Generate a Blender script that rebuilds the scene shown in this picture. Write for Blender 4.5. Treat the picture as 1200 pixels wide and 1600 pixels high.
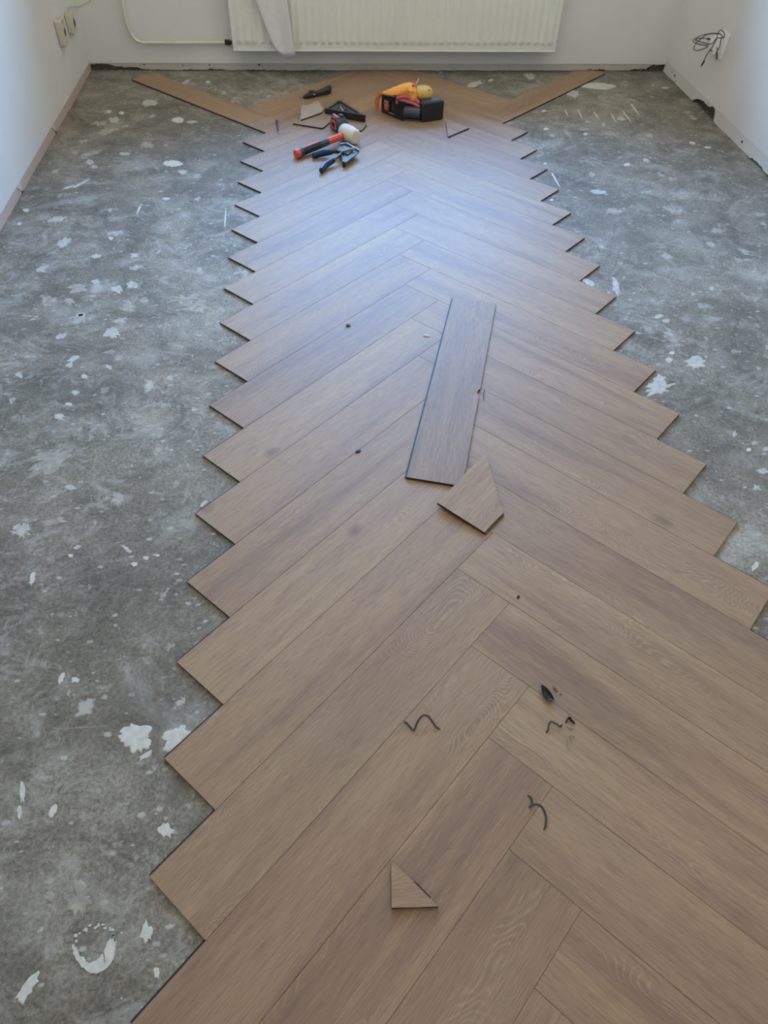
import bpy, math, random
from mathutils import Vector, Matrix, noise

for o in list(bpy.data.objects):
    bpy.data.objects.remove(o, do_unlink=True)
sc = bpy.context.scene
COL = sc.collection

# ------------------------------------------------------------------ camera, sky, exposure
W = 0.15          # plank width (m); planks are 6 W long
T = 0.0075        # plank thickness; the bare concrete lies at z = 0
cam_d = bpy.data.cameras.new('camera')
cam = bpy.data.objects.new('camera', cam_d)
COL.objects.link(cam)
cam_d.sensor_fit = 'HORIZONTAL'
cam_d.sensor_width = 36.0
cam_d.lens = 36.0 * 1126.744 / 1200.0
cam_d.clip_start = 0.02
RX, RZ1, RZ2 = 0.732221448, -0.106652685, 0.0371737382
cam.matrix_world = (Matrix.Translation((-2.64856514 * W, -27.3819756 * W, 9.11353445 * W + T))
                    @ Matrix.Rotation(RZ1, 4, 'Z') @ Matrix.Rotation(RX, 4, 'X') @ Matrix.Rotation(RZ2, 4, 'Z'))
sc.camera = cam

sc.view_settings.view_transform = 'Standard'
sc.view_settings.look = 'None'
sc.view_settings.gamma = 1.0
sc.view_settings.use_curve_mapping = False
sc.view_settings.exposure = 2.3
sc.cycles.use_denoising = True
sc.cycles.use_adaptive_sampling = True
sc.cycles.adaptive_threshold = 0.03
sc.cycles.max_bounces = 8
sc.cycles.diffuse_bounces = 5
sc.cycles.glossy_bounces = 3
sc.cycles.caustics_reflective = False
sc.cycles.caustics_refractive = False

SKY_STRENGTH = 5.0
world = bpy.data.worlds.new('daylight')
sc.world = world
world.use_nodes = True
wn = world.node_tree.nodes
wl = world.node_tree.links
wn.clear()
w_out = wn.new('ShaderNodeOutputWorld')
w_bg = wn.new('ShaderNodeBackground')
w_tc = wn.new('ShaderNodeTexCoord')
w_sep = wn.new('ShaderNodeSeparateXYZ')
w_ramp = wn.new('ShaderNodeValToRGB')
w_map = wn.new('ShaderNodeMapRange')
w_map.inputs['From Min'].default_value = -1
# a clear day: sunlit ground below the horizon, pale haze at the horizon, blue above
SKY = [(0.485, (1.05, 0.95, 0.80)), (0.505, (0.95, 0.95, 0.90)), (0.60, (0.42, 0.64, 0.94)), (0.72, (0.17, 0.47, 0.98)), (1.0, (0.20, 0.42, 0.90))]
cr = w_ramp.color_ramp
while len(cr.elements) < len(SKY):
    cr.elements.new(0.5)
for e, (p, c) in zip(cr.elements, SKY):
    e.position = p
    e.color = (*c, 1)
wl.new(w_tc.outputs['Generated'], w_sep.inputs[0])
wl.new(w_sep.outputs['Z'], w_map.inputs['Value'])
wl.new(w_map.outputs['Result'], w_ramp.inputs['Fac'])
wl.new(w_ramp.outputs['Color'], w_bg.inputs['Color'])
w_bg.inputs['Strength'].default_value = SKY_STRENGTH
wl.new(w_bg.outputs[0], w_out.inputs[0])

# room box (inner faces)
XL, XR, YB, YF, ZC = -1.623, 1.640, 0.480, -5.40, 2.60
WX0, WX1, WZ0, WZ1 = -1.02, 1.10, 0.72, 2.28        # window opening in the back wall

# sky portal in the window opening (guides the sky light, adds none)
pd = bpy.data.lights.new('window_portal', 'AREA')
pd.shape = 'RECTANGLE'
pd.size, pd.size_y = WX1 - WX0, WZ1 - WZ0
pd.cycles.is_portal = True
po = bpy.data.objects.new('window_portal', pd)
COL.objects.link(po)
po.location = ((WX0 + WX1) / 2, YB + 0.09, (WZ0 + WZ1) / 2)
po.rotation_euler = (-math.pi / 2, 0, 0)     # -Z of the lamp looks into the room (-Y)


# ------------------------------------------------------------------ material helpers
def srgb(r, g, b):
    f = lambda c: (c / 255 / 12.92) if c / 255 <= 0.04045 else ((c / 255 + 0.055) / 1.055) ** 2.4
    return (f(r), f(g), f(b), 1.0)


class NT:
    def __init__(self, name):
        self.m = bpy.data.materials.new(name)
        self.m.use_nodes = True
        self.t = self.m.node_tree
        self.b = self.t.nodes['Principled BSDF']

    def n(self, typ, **kw):
        nd = self.t.nodes.new(typ)
        for k, v in kw.items():
            if k.startswith('_'):
                nd.inputs[k[1:].replace('_', ' ')].default_value = v
            else:
                setattr(nd, k, v)
        return nd

    def l(self, a, b):
        self.t.links.new(a, b)

    def ramp(self, fac, stops, interp='LINEAR'):
        r = self.t.nodes.new('ShaderNodeValToRGB')
        cr = r.color_ramp
        cr.interpolation = interp
        while len(cr.elements) < len(stops):
            cr.elements.new(0.5)
        for e, (p, c) in zip(cr.elements, stops):
            e.position = p
            e.color = c if len(c) == 4 else (*c, 1)
        self.l(fac, r.inputs['Fac'])
        return r.outputs['Color']

    def mix(self, fac, a, b, mode='MIX'):
        m = self.t.nodes.new('ShaderNodeMix')
        m.data_type = 'RGBA'
        m.blend_type = mode
        for s, v in ((m.inputs[0], fac), (m.inputs[6], a), (m.inputs[7], b)):
            if hasattr(v, 'is_output'):
                self.l(v, s)
            else:
                s.default_value = v
        return m.outputs[2]

    def math(self, op, a, b=0.0, clamp=False):
        m = self.t.nodes.new('ShaderNodeMath')
        m.operation = op
        m.use_clamp = clamp
        for s, v in ((m.inputs[0], a), (m.inputs[1], b)):
            if hasattr(v, 'is_output'):
                self.l(v, s)
            else:
                s.default_value = v
        return m.outputs[0]

    def noise(self, vec, scale, detail=4, rough=0.55, dist=0.0):
        n = self.n('ShaderNodeTexNoise')
        n.inputs['Scale'].default_value = scale
        n.inputs['Detail'].default_value = detail
        n.inputs['Roughness'].default_value = rough
        n.inputs['Distortion'].default_value = dist
        self.l(vec, n.inputs['Vector'])
        return n.outputs['Fac']

    def mapping(self, vec, scale=(1, 1, 1), loc=(0, 0, 0), rot=(0, 0, 0)):
        m = self.n('ShaderNodeMapping')
        m.inputs['Scale'].default_value = scale
        m.inputs['Location'].default_value = loc
        m.inputs['Rotation'].default_value = rot
        self.l(vec, m.inputs['Vector'])
        return m.outputs[0]

    def bump(self, height, strength=0.2, dist=0.001):
        b = self.n('ShaderNodeBump')
        b.inputs['Strength'].default_value = strength
        b.inputs['Distance'].default_value = dist
        self.l(height, b.inputs['Height'])
        self.l(b.outputs[0], self.b.inputs['Normal'])


def simple(name, rgb, rough=0.5, metal=0.0, spec=0.5, var=0.08, scale=60, bump=0.0):
    """one colour with a little procedural mottling"""
    s = NT(name)
    tc = s.n('ShaderNodeTexCoord')
    f = s.noise(tc.outputs['Object'], scale, 3)
    c = srgb(*rgb)
    lo = tuple(v * (1 - var) for v in c[:3])
    hi = tuple(min(1, v * (1 + var)) for v in c[:3])
    s.l(s.ramp(f, [(0.3, lo), (0.7, hi)]), s.b.inputs['Base Color'])
    s.b.inputs['Roughness'].default_value = rough
    s.b.inputs['Metallic'].default_value = metal
    s.b.inputs['Specular IOR Level'].default_value = spec
    if bump:
        s.bump(f, bump, 0.001)
    return s.m


def make_wood():
    s = NT('oak_plank_top')
    tc = s.n('ShaderNodeTexCoord')
    oi = s.n('ShaderNodeObjectInfo')
    off = s.n('ShaderNodeCombineXYZ')
    s.l(s.math('MULTIPLY', oi.outputs['Random'], 57.3), off.inputs[0])
    s.l(s.math('MULTIPLY', oi.outputs['Random'], 191.7), off.inputs[1])
    s.l(s.math('MULTIPLY', oi.outputs['Random'], 23.1), off.inputs[2])
    va = s.n('ShaderNodeVectorMath', operation='ADD')
    s.l(tc.outputs['Object'], va.inputs[0])
    s.l(off.outputs[0], va.inputs[1])
    v = va.outputs[0]
    # broad tone bands running along the plank
    band = s.noise(s.mapping(v, (1.0, 12, 1)), 1.0, 4, 0.6, 0.5)
    col = s.ramp(band, [(0.30, WOOD_DARK), (0.47, WOOD_MID), (0.66, WOOD_LIGHT)])
    # each board a little lighter or darker, warmer or greyer
    r2 = s.math('FRACT', s.math('MULTIPLY', oi.outputs['Random'], 7.77))
    col = s.mix(1.0, col, s.ramp(r2, [(0.0, (0.86, 0.85, 0.86)), (0.35, (0.93, 0.905, 0.90)), (0.7, (0.97, 0.97, 0.96)), (1.0, (1.0, 0.99, 0.95))]), 'MULTIPLY')
    col = s.mix(1.0, col, oi.outputs['Color'], 'MULTIPLY')
    # cathedral growth rings, only in patches
    warp = s.noise(s.mapping(v, (1.9, 6, 1)), 1.0, 2, 0.5)
    cv = s.n('ShaderNodeCombineXYZ')
    sep = s.n('ShaderNodeSeparateXYZ')
    s.l(v, sep.inputs[0])
    s.l(s.math('ADD', s.math('MULTIPLY', sep.outputs[1], 42.0), s.math('MULTIPLY', warp, 30.0)), cv.inputs[0])
    s.l(s.math('MULTIPLY', sep.outputs[0], 30.0), cv.inputs[1])
    ring = s.n('ShaderNodeTexWave', wave_type='BANDS', bands_direction='X', wave_profile='SIN')
    ring.inputs['Scale'].default_value = 0.95
    ring.inputs['Distortion'].default_value = 1.6
    ring.inputs['Detail'].default_value = 3
    ring.inputs['Detail Scale'].default_value = 2.2
    s.l(cv.outputs[0], ring.inputs['Vector'])
    rmask = s.ramp(s.noise(s.mapping(v, (1.6, 13, 1), (5, 3, 0)), 1.0, 2), [(0.54, (0, 0, 0)), (0.66, (1, 1, 1))])
    rline = s.ramp(ring.outputs['Fac'], [(0.70, (0, 0, 0)), (0.97, (1, 1, 1))])
    col = s.mix(s.math('MULTIPLY', s.math('MULTIPLY', rline, rmask), 0.26), col, WOOD_LIME)
    rdark = s.ramp(ring.outputs['Fac'], [(0.05, (1, 1, 1)), (0.5, (0, 0, 0))])
    col = s.mix(s.math('MULTIPLY', s.math('MULTIPLY', rdark, rmask), 0.24), col, WOOD_DARK)
    # fine short pores
    pore = s.noise(s.mapping(v, (22, 400, 1)), 1.0, 2, 0.65)
    col = s.mix(s.math('MULTIPLY', s.ramp(pore, [(0.50, (0, 0, 0)), (0.68, (1, 1, 1))]), 0.42), col, WOOD_PORE)
    col = s.mix(s.math('MULTIPLY', s.ramp(pore, [(0.32, (1, 1, 1)), (0.46, (0, 0, 0))]), 0.16), col, WOOD_LIME)
    # sparse knots
    vor = s.n('ShaderNodeTexVoronoi')
    vor.inputs['Scale'].default_value = 1.0
    kw = s.n('ShaderNodeVectorMath', operation='ADD')
    kn = s.n('ShaderNodeTexNoise')
    kn.inputs['Scale'].default_value = 30
    s.l(v, kn.inputs['Vector'])
    ks = s.n('ShaderNodeVectorMath', operation='SCALE')
    ks.inputs['Scale'].default_value = 0.12
    s.l(kn.outputs['Color'], ks.inputs[0])
    s.l(s.mapping(v, (2.6, 4.6, 0.2)), kw.inputs[0])
    s.l(ks.outputs[0], kw.inputs[1])
    s.l(kw.outputs[0], vor.inputs['Vector'])
    knot = s.ramp(vor.outputs['Distance'], [(0.02, (1, 1, 1)), (0.10, (0, 0, 0))])
    kg = s.n('ShaderNodeSeparateColor')
    s.l(vor.outputs['Color'], kg.inputs[0])
    km = s.math('MULTIPLY', knot, s.math('GREATER_THAN', kg.outputs[0], 0.55))
    col = s.mix(s.math('MULTIPLY', km, 0.55), col, WOOD_KNOT)
    s.l(col, s.b.inputs['Base Color'])
    rr = s.n('ShaderNodeMapRange')
    s.l(band, rr.inputs['Value'])
    rr.inputs['To Min'].default_value = WOOD_ROUGH - 0.04
    rr.inputs['To Max'].default_value = WOOD_ROUGH + 0.06
    s.l(rr.outputs[0], s.b.inputs['Roughness'])
    s.b.inputs['Specular IOR Level'].default_value = WOOD_SPEC
    s.bump(s.math('MULTIPLY', pore, -0.6), 0.25, 0.0006)
    return s.m


WOOD_DARK = srgb(131, 105, 86)
WOOD_MID = srgb(154, 127, 101)
WOOD_LIGHT = srgb(166, 140, 109)
WOOD_LIME = srgb(198, 174, 144)
WOOD_PORE = srgb(104, 81, 62)
WOOD_KNOT = srgb(84, 68, 54)
WOOD_ROUGH = 0.57
WOOD_SPEC = 0.65


def make_concrete():
    s = NT('bare_concrete')
    tc = s.n('ShaderNodeTexCoord')
    v = tc.outputs['Object']
    big = s.noise(v, 1.4, 5, 0.66, 0.5)
    col = s.ramp(big, [(0.30, srgb(110, 106, 96)), (0.50, srgb(128, 123, 113)), (0.70, srgb(147, 143, 133))])
    mid = s.noise(v, 7.0, 7, 0.76, 0.8)
    col = s.mix(0.85, col, s.ramp(mid, [(0.30, (0.24, 0.24, 0.23)), (0.5, (0.5, 0.5, 0.5)), (0.68, (0.74, 0.74, 0.74))]), 'OVERLAY')
    fine = s.noise(v, 120, 4, 0.85)
    col = s.mix(0.8, col, s.ramp(fine, [(0.34, (0.20, 0.20, 0.19)), (0.66, (0.76, 0.76, 0.76))]), 'OVERLAY')
    # hazy plaster smears, clustered
    zone = s.noise(s.mapping(v, (1, 1, 1), (1, 22, 0)), 1.1, 3, 0.6)
    zr = s.ramp(zone, [(0.40, (0.35, 0.35, 0.35)), (0.60, (1, 1, 1))])
    smear = s.noise(s.mapping(v, (1, 1.25, 1), (3, 7, 0)), 5.0, 6, 0.76, 1.2)
    f1 = s.math('MULTIPLY', s.ramp(smear, [(0.52, (0, 0, 0)), (0.70, (1, 1, 1))]), zr)
    col = s.mix(s.math('MULTIPLY', f1, 0.75), col, srgb(184, 183, 177))
    smear2 = s.noise(s.mapping(v, (1, 1, 1), (13, 2, 0)), 16, 5, 0.78, 1.6)
    f2 = s.math('MULTIPLY', s.ramp(smear2, [(0.54, (0, 0, 0)), (0.68, (1, 1, 1))]), zr)
    col = s.mix(s.math('MULTIPLY', f2, 0.62), col, srgb(188, 187, 181))
    # darker, browner stains
    st = s.noise(s.mapping(v, (1, 1, 1), (31, 5, 0)), 2.2, 4, 0.68, 0.7)
    col = s.mix(s.math('MULTIPLY', s.ramp(st, [(0.50, (0, 0, 0)), (0.70, (1, 1, 1))]), 0.40), col, srgb(92, 87, 78))
    # paint droplets and flakes of several sizes, ragged, gathered in patches
    dn = s.n('ShaderNodeTexNoise')
    dn.inputs['Scale'].default_value = 34
    dn.inputs['Detail'].default_value = 4
    dn.inputs['Roughness'].default_value = 0.65
    s.l(v, dn.inputs['Vector'])
    for sc_, r0, r1, thr, amt, seed, warp, stretch in ((8.0, 0.06, 0.13, 0.90, 0.60, 0, 0.12, 1.5), (17.0, 0.08, 0.15, 0.90, 0.70, 5, 0.055, 0.6), (44.0, 0.10, 0.20, 0.88, 0.70, 23, 0.020, 1.6), (5.0, 0.06, 0.28, 0.76, 0.34, 17, 0.22, 1.3)):
        ws = s.n('ShaderNodeVectorMath', operation='SCALE')
        ws.inputs['Scale'].default_value = warp
        s.l(dn.outputs['Color'], ws.inputs[0])
        wa = s.n('ShaderNodeVectorMath', operation='ADD')
        s.l(s.mapping(v, (1, stretch, 0), (seed, seed * 2.1, 0), (0, 0, seed * 0.7)), wa.inputs[0])
        s.l(ws.outputs[0], wa.inputs[1])
        vo = s.n('ShaderNodeTexVoronoi', voronoi_dimensions='2D')
        vo.inputs['Scale'].default_value = sc_
        s.l(wa.outputs[0], vo.inputs['Vector'])
        sp = s.n('ShaderNodeSeparateColor')
        s.l(vo.outputs['Color'], sp.inputs[0])
        d = s.math('DIVIDE', vo.outputs['Distance'], s.math('ADD', s.math('MULTIPLY', s.math('POWER', sp.outputs[1], 2.0), 2.2), 0.30))
        f = s.math('MULTIPLY', s.ramp(d, [(r0, (1, 1, 1)), (r1, (0, 0, 0))]), s.math('GREATER_THAN', s.math('ADD', sp.outputs[0], s.math('MULTIPLY', zone, 0.35)), thr + 0.16))
        f = s.math('MULTIPLY', f, s.math('ADD', s.math('MULTIPLY', sp.outputs[2], 0.6), 0.4))
        col = s.mix(s.math('MULTIPLY', f, amt), col, srgb(198, 199, 194))
    # scratches
    for ang, sd_ in ((0.9, 0.0), (-0.5, 9.0)):
        scr = s.noise(s.mapping(v, (4, 170, 1), (sd_, sd_, 0), (0, 0, ang)), 1.0, 2)
        sm = s.ramp(s.noise(s.mapping(v, (1, 1, 1), (sd_, 1, 0)), 3.1, 2), [(0.54, (0, 0, 0)), (0.64, (1, 1, 1))])
        col = s.mix(s.math('MULTIPLY', s.math('MULTIPLY', s.ramp(scr, [(0.70, (0, 0, 0)), (0.76, (1, 1, 1))]), sm), 0.5), col, srgb(186, 188, 185))
    # hairline cracks
    ck = s.n('ShaderNodeTexVoronoi', feature='DISTANCE_TO_EDGE')
    ck.inputs['Scale'].default_value = 0.8
    wa = s.n('ShaderNodeVectorMath', operation='ADD')
    ws = s.n('ShaderNodeVectorMath', operation='SCALE')
    ws.inputs['Scale'].default_value = 0.06
    s.l(dn.outputs['Color'], ws.inputs[0])
    s.l(v, wa.inputs[0])
    s.l(ws.outputs[0], wa.inputs[1])
    s.l(wa.outputs[0], ck.inputs['Vector'])
    cf = s.math('MULTIPLY', s.ramp(ck.outputs['Distance'], [(0.0, (1, 1, 1)), (0.004, (0, 0, 0))]), s.ramp(s.noise(v, 4, 2), [(0.5, (0, 0, 0)), (0.6, (1, 1, 1))]))
    col = s.mix(s.math('MULTIPLY', cf, 0.6), col, srgb(70, 66, 60))
    s.l(col, s.b.inputs['Base Color'])
    s.b.inputs['Roughness'].default_value = 0.72
    s.b.inputs['Specular IOR Level'].default_value = 0.25
    s.bump(s.noise(v, 70, 2, 0.7), 0.4, 0.0015)
    return s.m


def make_plaster(name, rgb, rough=0.75, bump=0.12, dirt=0.0):
    s = NT(name)
    tc = s.n('ShaderNodeTexCoord')
    v = tc.outputs['Object']
    a = s.noise(v, 2.2, 4)
    c = srgb(*rgb)[:3]
    col = s.ramp(a, [(0.3, tuple(x * 0.94 for x in c)), (0.7, tuple(min(1, x * 1.05) for x in c))])
    if dirt:
        d = s.noise(v, 14, 7, 0.7, 0.5)
        col = s.mix(s.math('MULTIPLY', s.ramp(d, [(0.50, (0, 0, 0)), (0.72, (1, 1, 1))]), dirt), col, tuple(x * 0.5 for x in c) + (1,))
    s.l(col, s.b.inputs['Base Color'])
    s.b.inputs['Roughness'].default_value = rough
    s.bump(s.noise(v, 18, 2), bump, 0.003)
    return s.m


def make_glass():
    s = NT('window_glass')
    t = s.t
    tr = t.nodes.new('ShaderNodeBsdfTransparent')
    gl = t.nodes.new('ShaderNodeBsdfGlossy')
    gl.inputs['Roughness'].default_value = 0.02
    fr = t.nodes.new('ShaderNodeFresnel')
    fr.inputs['IOR'].default_value = 1.3
    mx = t.nodes.new('ShaderNodeMixShader')
    s.l(fr.outputs[0], mx.inputs[0])
    s.l(tr.outputs[0], mx.inputs[1])
    s.l(gl.outputs[0], mx.inputs[2])
    out = [n for n in t.nodes if n.type == 'OUTPUT_MATERIAL'][0]
    s.l(mx.outputs[0], out.inputs['Surface'])
    return s.m


M = {}
M['wood'] = make_wood()
M['concrete'] = make_concrete()
M['glass'] = make_glass()
M['wall'] = make_plaster('white_wall_paint', (228, 228, 225))
M['wall_rear'] = make_plaster('warm_wall_paint', (222, 216, 206))
M['ceiling'] = make_plaster('ceiling_paint', (228, 227, 223))
M['band'] = make_plaster('old_plaster_strip', (196, 190, 182), 0.85, 0.4, 0.25)
M['band_right'] = make_plaster('pale_plaster_strip', (212, 211, 204), 0.85, 0.4, 0.15)
M['band_left'] = make_plaster('pinkish_plaster_strip', (192, 174, 164), 0.85, 0.3, 0.15)
M['mortar'] = make_plaster('rough_mortar', (96, 90, 82), 0.95, 1.0, 0.6)
M['edge'] = simple('plank_core_dark', (38, 36, 38), 0.6, var=0.2, scale=120)
M['tongue'] = simple('plank_tongue_brown', (96, 78, 66), 0.6, var=0.2, scale=120)
M['offcut_bright'] = simple('brightened_offcut_top', (172, 163, 153), 0.6, var=0.06)  # brighter look of a tilted offcut catching light, put into its top colour
M['paint'] = simple('dried_white_paint', (200, 200, 194), 0.7, var=0.12, scale=70, bump=0.4)
M['paint_thin'] = simple('thin_grey_white_paint', (160, 156, 147), 0.85, var=0.25, scale=50, bump=0.4)
M['paint_mid'] = simple('worn_white_paint', (180, 181, 176), 0.8, var=0.18, scale=60, bump=0.4)
M['hole'] = simple('dark_hole', (40, 38, 36), 0.9)
M['radiator'] = simple('radiator_enamel', (226, 229, 220), 0.35, var=0.02, scale=8)
M['pipe'] = simple('painted_pipe', (222, 220, 206), 0.4, var=0.03, scale=12)
M['white_plastic'] = simple('white_plastic', (240, 241, 240), 0.4, var=0.03)
M['beige_plastic'] = simple('aged_beige_plastic', (205, 199, 178), 0.45, var=0.05)
M['cloth'] = simple('white_cloth', (222, 222, 222), 0.85, var=0.04, scale=40)
M['black'] = simple('black_plastic', (32, 33, 36), 0.45, var=0.15)
M['black_soft'] = simple('black_rubber', (26, 27, 29), 0.6, var=0.15)
M['graphite'] = simple('graphite_plastic', (62, 65, 70), 0.5, var=0.15)
M['orange_red'] = simple('orange_red_plastic', (214, 84, 62), 0.4, var=0.06)
M['rose_red'] = simple('rose_red_plastic', (200, 92, 98), 0.5, var=0.08)
M['rubber_white'] = simple('white_rubber', (214, 208, 194), 0.6, var=0.05, scale=30)
M['blue'] = simple('dark_blue_grip', (24, 46, 84), 0.4, var=0.15)
M['blue_dark'] = simple('pencil_blue', (44, 56, 90), 0.45, var=0.1)
M['steel'] = simple('steel', (170, 172, 172), 0.32, metal=0.9, var=0.1, scale=200)
M['steel_dark'] = simple('dull_steel', (92, 91, 88), 0.5, metal=0.5, var=0.15, scale=200)
M['maroon'] = simple('maroon_cord', (122, 52, 72), 0.6, var=0.12)
M['slate'] = simple('slate_blue_foil', (56, 66, 84), 0.35, var=0.15)
M['orange'] = simple('orange_fabric', (246, 168, 78), 0.75, var=0.08, scale=90, bump=0.3)
M['orange_deep'] = simple('deep_orange_fabric', (206, 112, 62), 0.75, var=0.08, scale=90)
M['ochre'] = simple('ochre_leather', (204, 168, 88), 0.6, var=0.12, scale=50, bump=0.3)
M['shaving'] = simple('grey_vinyl_shaving', (84, 80, 78), 0.2, metal=0.5, spec=0.9, var=0.25, scale=150)
M['shaving_pale'] = simple('pale_vinyl_shaving', (170, 158, 140), 0.5, var=0.25, scale=150)
M['wood_chip'] = simple('brown_chip', (110, 82, 64), 0.7, var=0.2, scale=120)
M['frame'] = simple('window_frame_paint', (232, 232, 228), 0.4, var=0.02)
M['marking'] = simple('pale_marking', (176, 178, 178), 0.5, var=0.1)


# ------------------------------------------------------------------ mesh helpers
class MB:
    """collects faces; build() links them as one mesh object"""
    def __init__(self):
        self.v, self.f, self.m = [], [], []

    def add(self, vs, fs, mi=0):
        b = len(self.v)
        self.v += [tuple(p) for p in vs]
        self.f += [tuple(i + b for i in f) for f in fs]
        self.m += [mi] * len(fs)
        return self

    def box(self, lo, hi, mi=0, mat=None):
        x0, y0, z0 = lo
        x1, y1, z1 = hi
        vs = [(x0, y0, z0), (x1, y0, z0), (x1, y1, z0), (x0, y1, z0), (x0, y0, z1), (x1, y0, z1), (x1, y1, z1), (x0, y1, z1)]
        if mat is not None:
            vs = [mat @ Vector(p) for p in vs]
        return self.add(vs, [(3, 2, 1, 0), (4, 5, 6, 7), (0, 1, 5, 4), (1, 2, 6, 5), (2, 3, 7, 6), (3, 0, 4, 7)], mi)

    def prism(self, poly, z0, z1, mi_top=0, mi_side=0, bevel=0.0, mat=None):
        """vertical prism over a CCW polygon, optional chamfer on the top rim"""
        n = len(poly)
        vs = [(x, y, z0) for x, y in poly]
        fs, ms = [], []
        if bevel:
            ins = inset(poly, bevel)
            vs += [(x, y, z1 - bevel) for x, y in poly] + [(x, y, z1) for x, y in ins]
            for i in range(n):
                j = (i + 1) % n
                fs += [(i, j, n + j, n + i), (n + i, n + j, 2 * n + j, 2 * n + i)]
                ms += [mi_side, mi_top]
            fs.append(tuple(range(2 * n, 3 * n)))
        else:
            vs += [(x, y, z1) for x, y in poly]
            for i in range(n):
                j = (i + 1) % n
                fs.append((i, j, n + j, n + i))
                ms.append(mi_side)
            fs.append(tuple(range(n, 2 * n)))
        ms.append(mi_top)
        fs.append(tuple(range(n - 1, -1, -1)))
        ms.append(mi_side)
        if mat is not None:
            vs = [mat @ Vector(p) for p in vs]
        b = len(self.v)
        self.v += [tuple(p) for p in vs]
        self.f += [tuple(i + b for i in f) for f in fs]
        self.m += ms
        return self

    def loft(self, rings, mi=0, caps=True):
        """rings of equal length, joined in order"""
        k = len(rings[0])
        vs = [p for r in rings for p in r]
        fs = []
        for a in range(len(rings) - 1):
            for i in range(k):
                j = (i + 1) % k
                fs.append((a * k + i, a * k + j, (a + 1) * k + j, (a + 1) * k + i))
        if caps:
            fs.append(tuple(range(k - 1, -1, -1)))
            fs.append(tuple(range((len(rings) - 1) * k, len(rings) * k)))
        return self.add(vs, fs, mi)

    def tube(self, pts, r, seg=8, mi=0, flat=None, up=(0, 0, 1)):
        """round (or, with flat=(a, b), elliptical) tube along a polyline; r may be a list"""
        pts = [Vector(p) for p in pts]
        rings = []
        prev = None
        for i, p in enumerate(pts):
            t = (pts[min(i + 1, len(pts) - 1)] - pts[max(i - 1, 0)])
            if t.length < 1e-9:
                t = Vector((0, 0, 1))
            t.normalize()
            if prev is None:
                u = Vector(up)
                if abs(t.dot(u)) > 0.95:
                    u = Vector((1, 0, 0))
                a = t.cross(u).normalized()
            else:
                a = (prev - t * prev.dot(t))
                a = a.normalized() if a.length > 1e-6 else t.orthogonal().normalized()
            prev = a
            b = a.cross(t).normalized()
            rr = r[i] if isinstance(r, (list, tuple)) else r
            fa, fb = flat if flat else (1, 1)
            rings.append([p + a * (math.cos(2 * math.pi * k / seg) * rr * fa) + b * (math.sin(2 * math.pi * k / seg) * rr * fb) for k in range(seg)])
        return self.loft(rings, mi)

    def lathe(self, prof, axis_o, axis_d, seg=20, mi=0):
        """prof: list of (distance along the axis, radius)"""
        o, d = Vector(axis_o), Vector(axis_d).normalized()
        a = d.orthogonal().normalized()
        b = d.cross(a)
        rings = [[o + d * s + a * (math.cos(2 * math.pi * k / seg) * r) + b * (math.sin(2 * math.pi * k / seg) * r) for k in range(seg)] for s, r in prof]
        return self.loft(rings, mi)

    def build(self, name, mats, parent=None, smooth=False, loc=None, rotz=0.0, auto=None):
        me = bpy.data.meshes.new(name)
        me.from_pydata(self.v, [], self.f)
        if not isinstance(mats, (list, tuple)):
            mats = [mats]
        for m in mats:
            me.materials.append(M[m] if isinstance(m, str) else m)
        if len(mats) > 1:
            me.polygons.foreach_set('material_index', self.m)
        me.validate()
        me.update()
        import bmesh
        bm = bmesh.new()
        bm.from_mesh(me)
        bmesh.ops.recalc_face_normals(bm, faces=bm.faces)
        bm.to_mesh(me)
        bm.free()
        if smooth:
            me.polygons.foreach_set('use_smooth', [True] * len(me.polygons))
            me.set_sharp_from_angle(angle=auto if auto else math.radians(40))
        o = bpy.data.objects.new(name, me)
        COL.objects.link(o)
        if loc is not None:
            o.location = loc
        if rotz:
            o.rotation_euler = (0, 0, rotz)
        if parent is not None:
            o.parent = parent
        return o


def inset(poly, d):
    out = []
    n = len(poly)
    for i in range(n):
        p0, p1, p2 = Vector(poly[i - 1]), Vector(poly[i]), Vector(poly[(i + 1) % n])
        e1, e2 = (p1 - p0).normalized(), (p2 - p1).normalized()
        n1, n2 = Vector((-e1.y, e1.x)), Vector((-e2.y, e2.x))
        b = n1 + n2
        if b.length < 1e-6:
            b = n1.copy()
        b = b / max(0.3, b.dot(n1))
        out.append(tuple(p1 + b * d))
    return out


def ccw(poly):
    a = sum(poly[i - 1][0] * poly[i][1] - poly[i][0] * poly[i - 1][1] for i in range(len(poly)))
    return list(poly) if a > 0 else list(reversed(poly))


def smooth_path(pts, n=6):
    """Catmull-Rom through the points"""
    P = [Vector(p) for p in pts]
    P = [P[0] * 2 - P[1]] + P + [P[-1] * 2 - P[-2]]
    out = []
    for i in range(1, len(P) - 2):
        for k in range(n):
            t = k / n
            a, b, c, d = P[i - 1], P[i], P[i + 1], P[i + 2]
            out.append(0.5 * ((2 * b) + (c - a) * t + (2 * a - 5 * b + 4 * c - d) * t * t + (3 * b - a - 3 * c + d) * t ** 3))
    out.append(P[-2])
    return out


def tag(o, label=None, cat=None, group=None, kind=None):
    for k, v in (('label', label), ('category', cat), ('group', group), ('kind', kind)):
        if v:
            o[k] = v
    return o


def thing(name, label, cat, loc=(0, 0, 0), group=None):
    o = bpy.data.objects.new(name, None)
    COL.objects.link(o)
    o.location = loc
    o.empty_display_size = 0.05
    return tag(o, label, cat, group)


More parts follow.
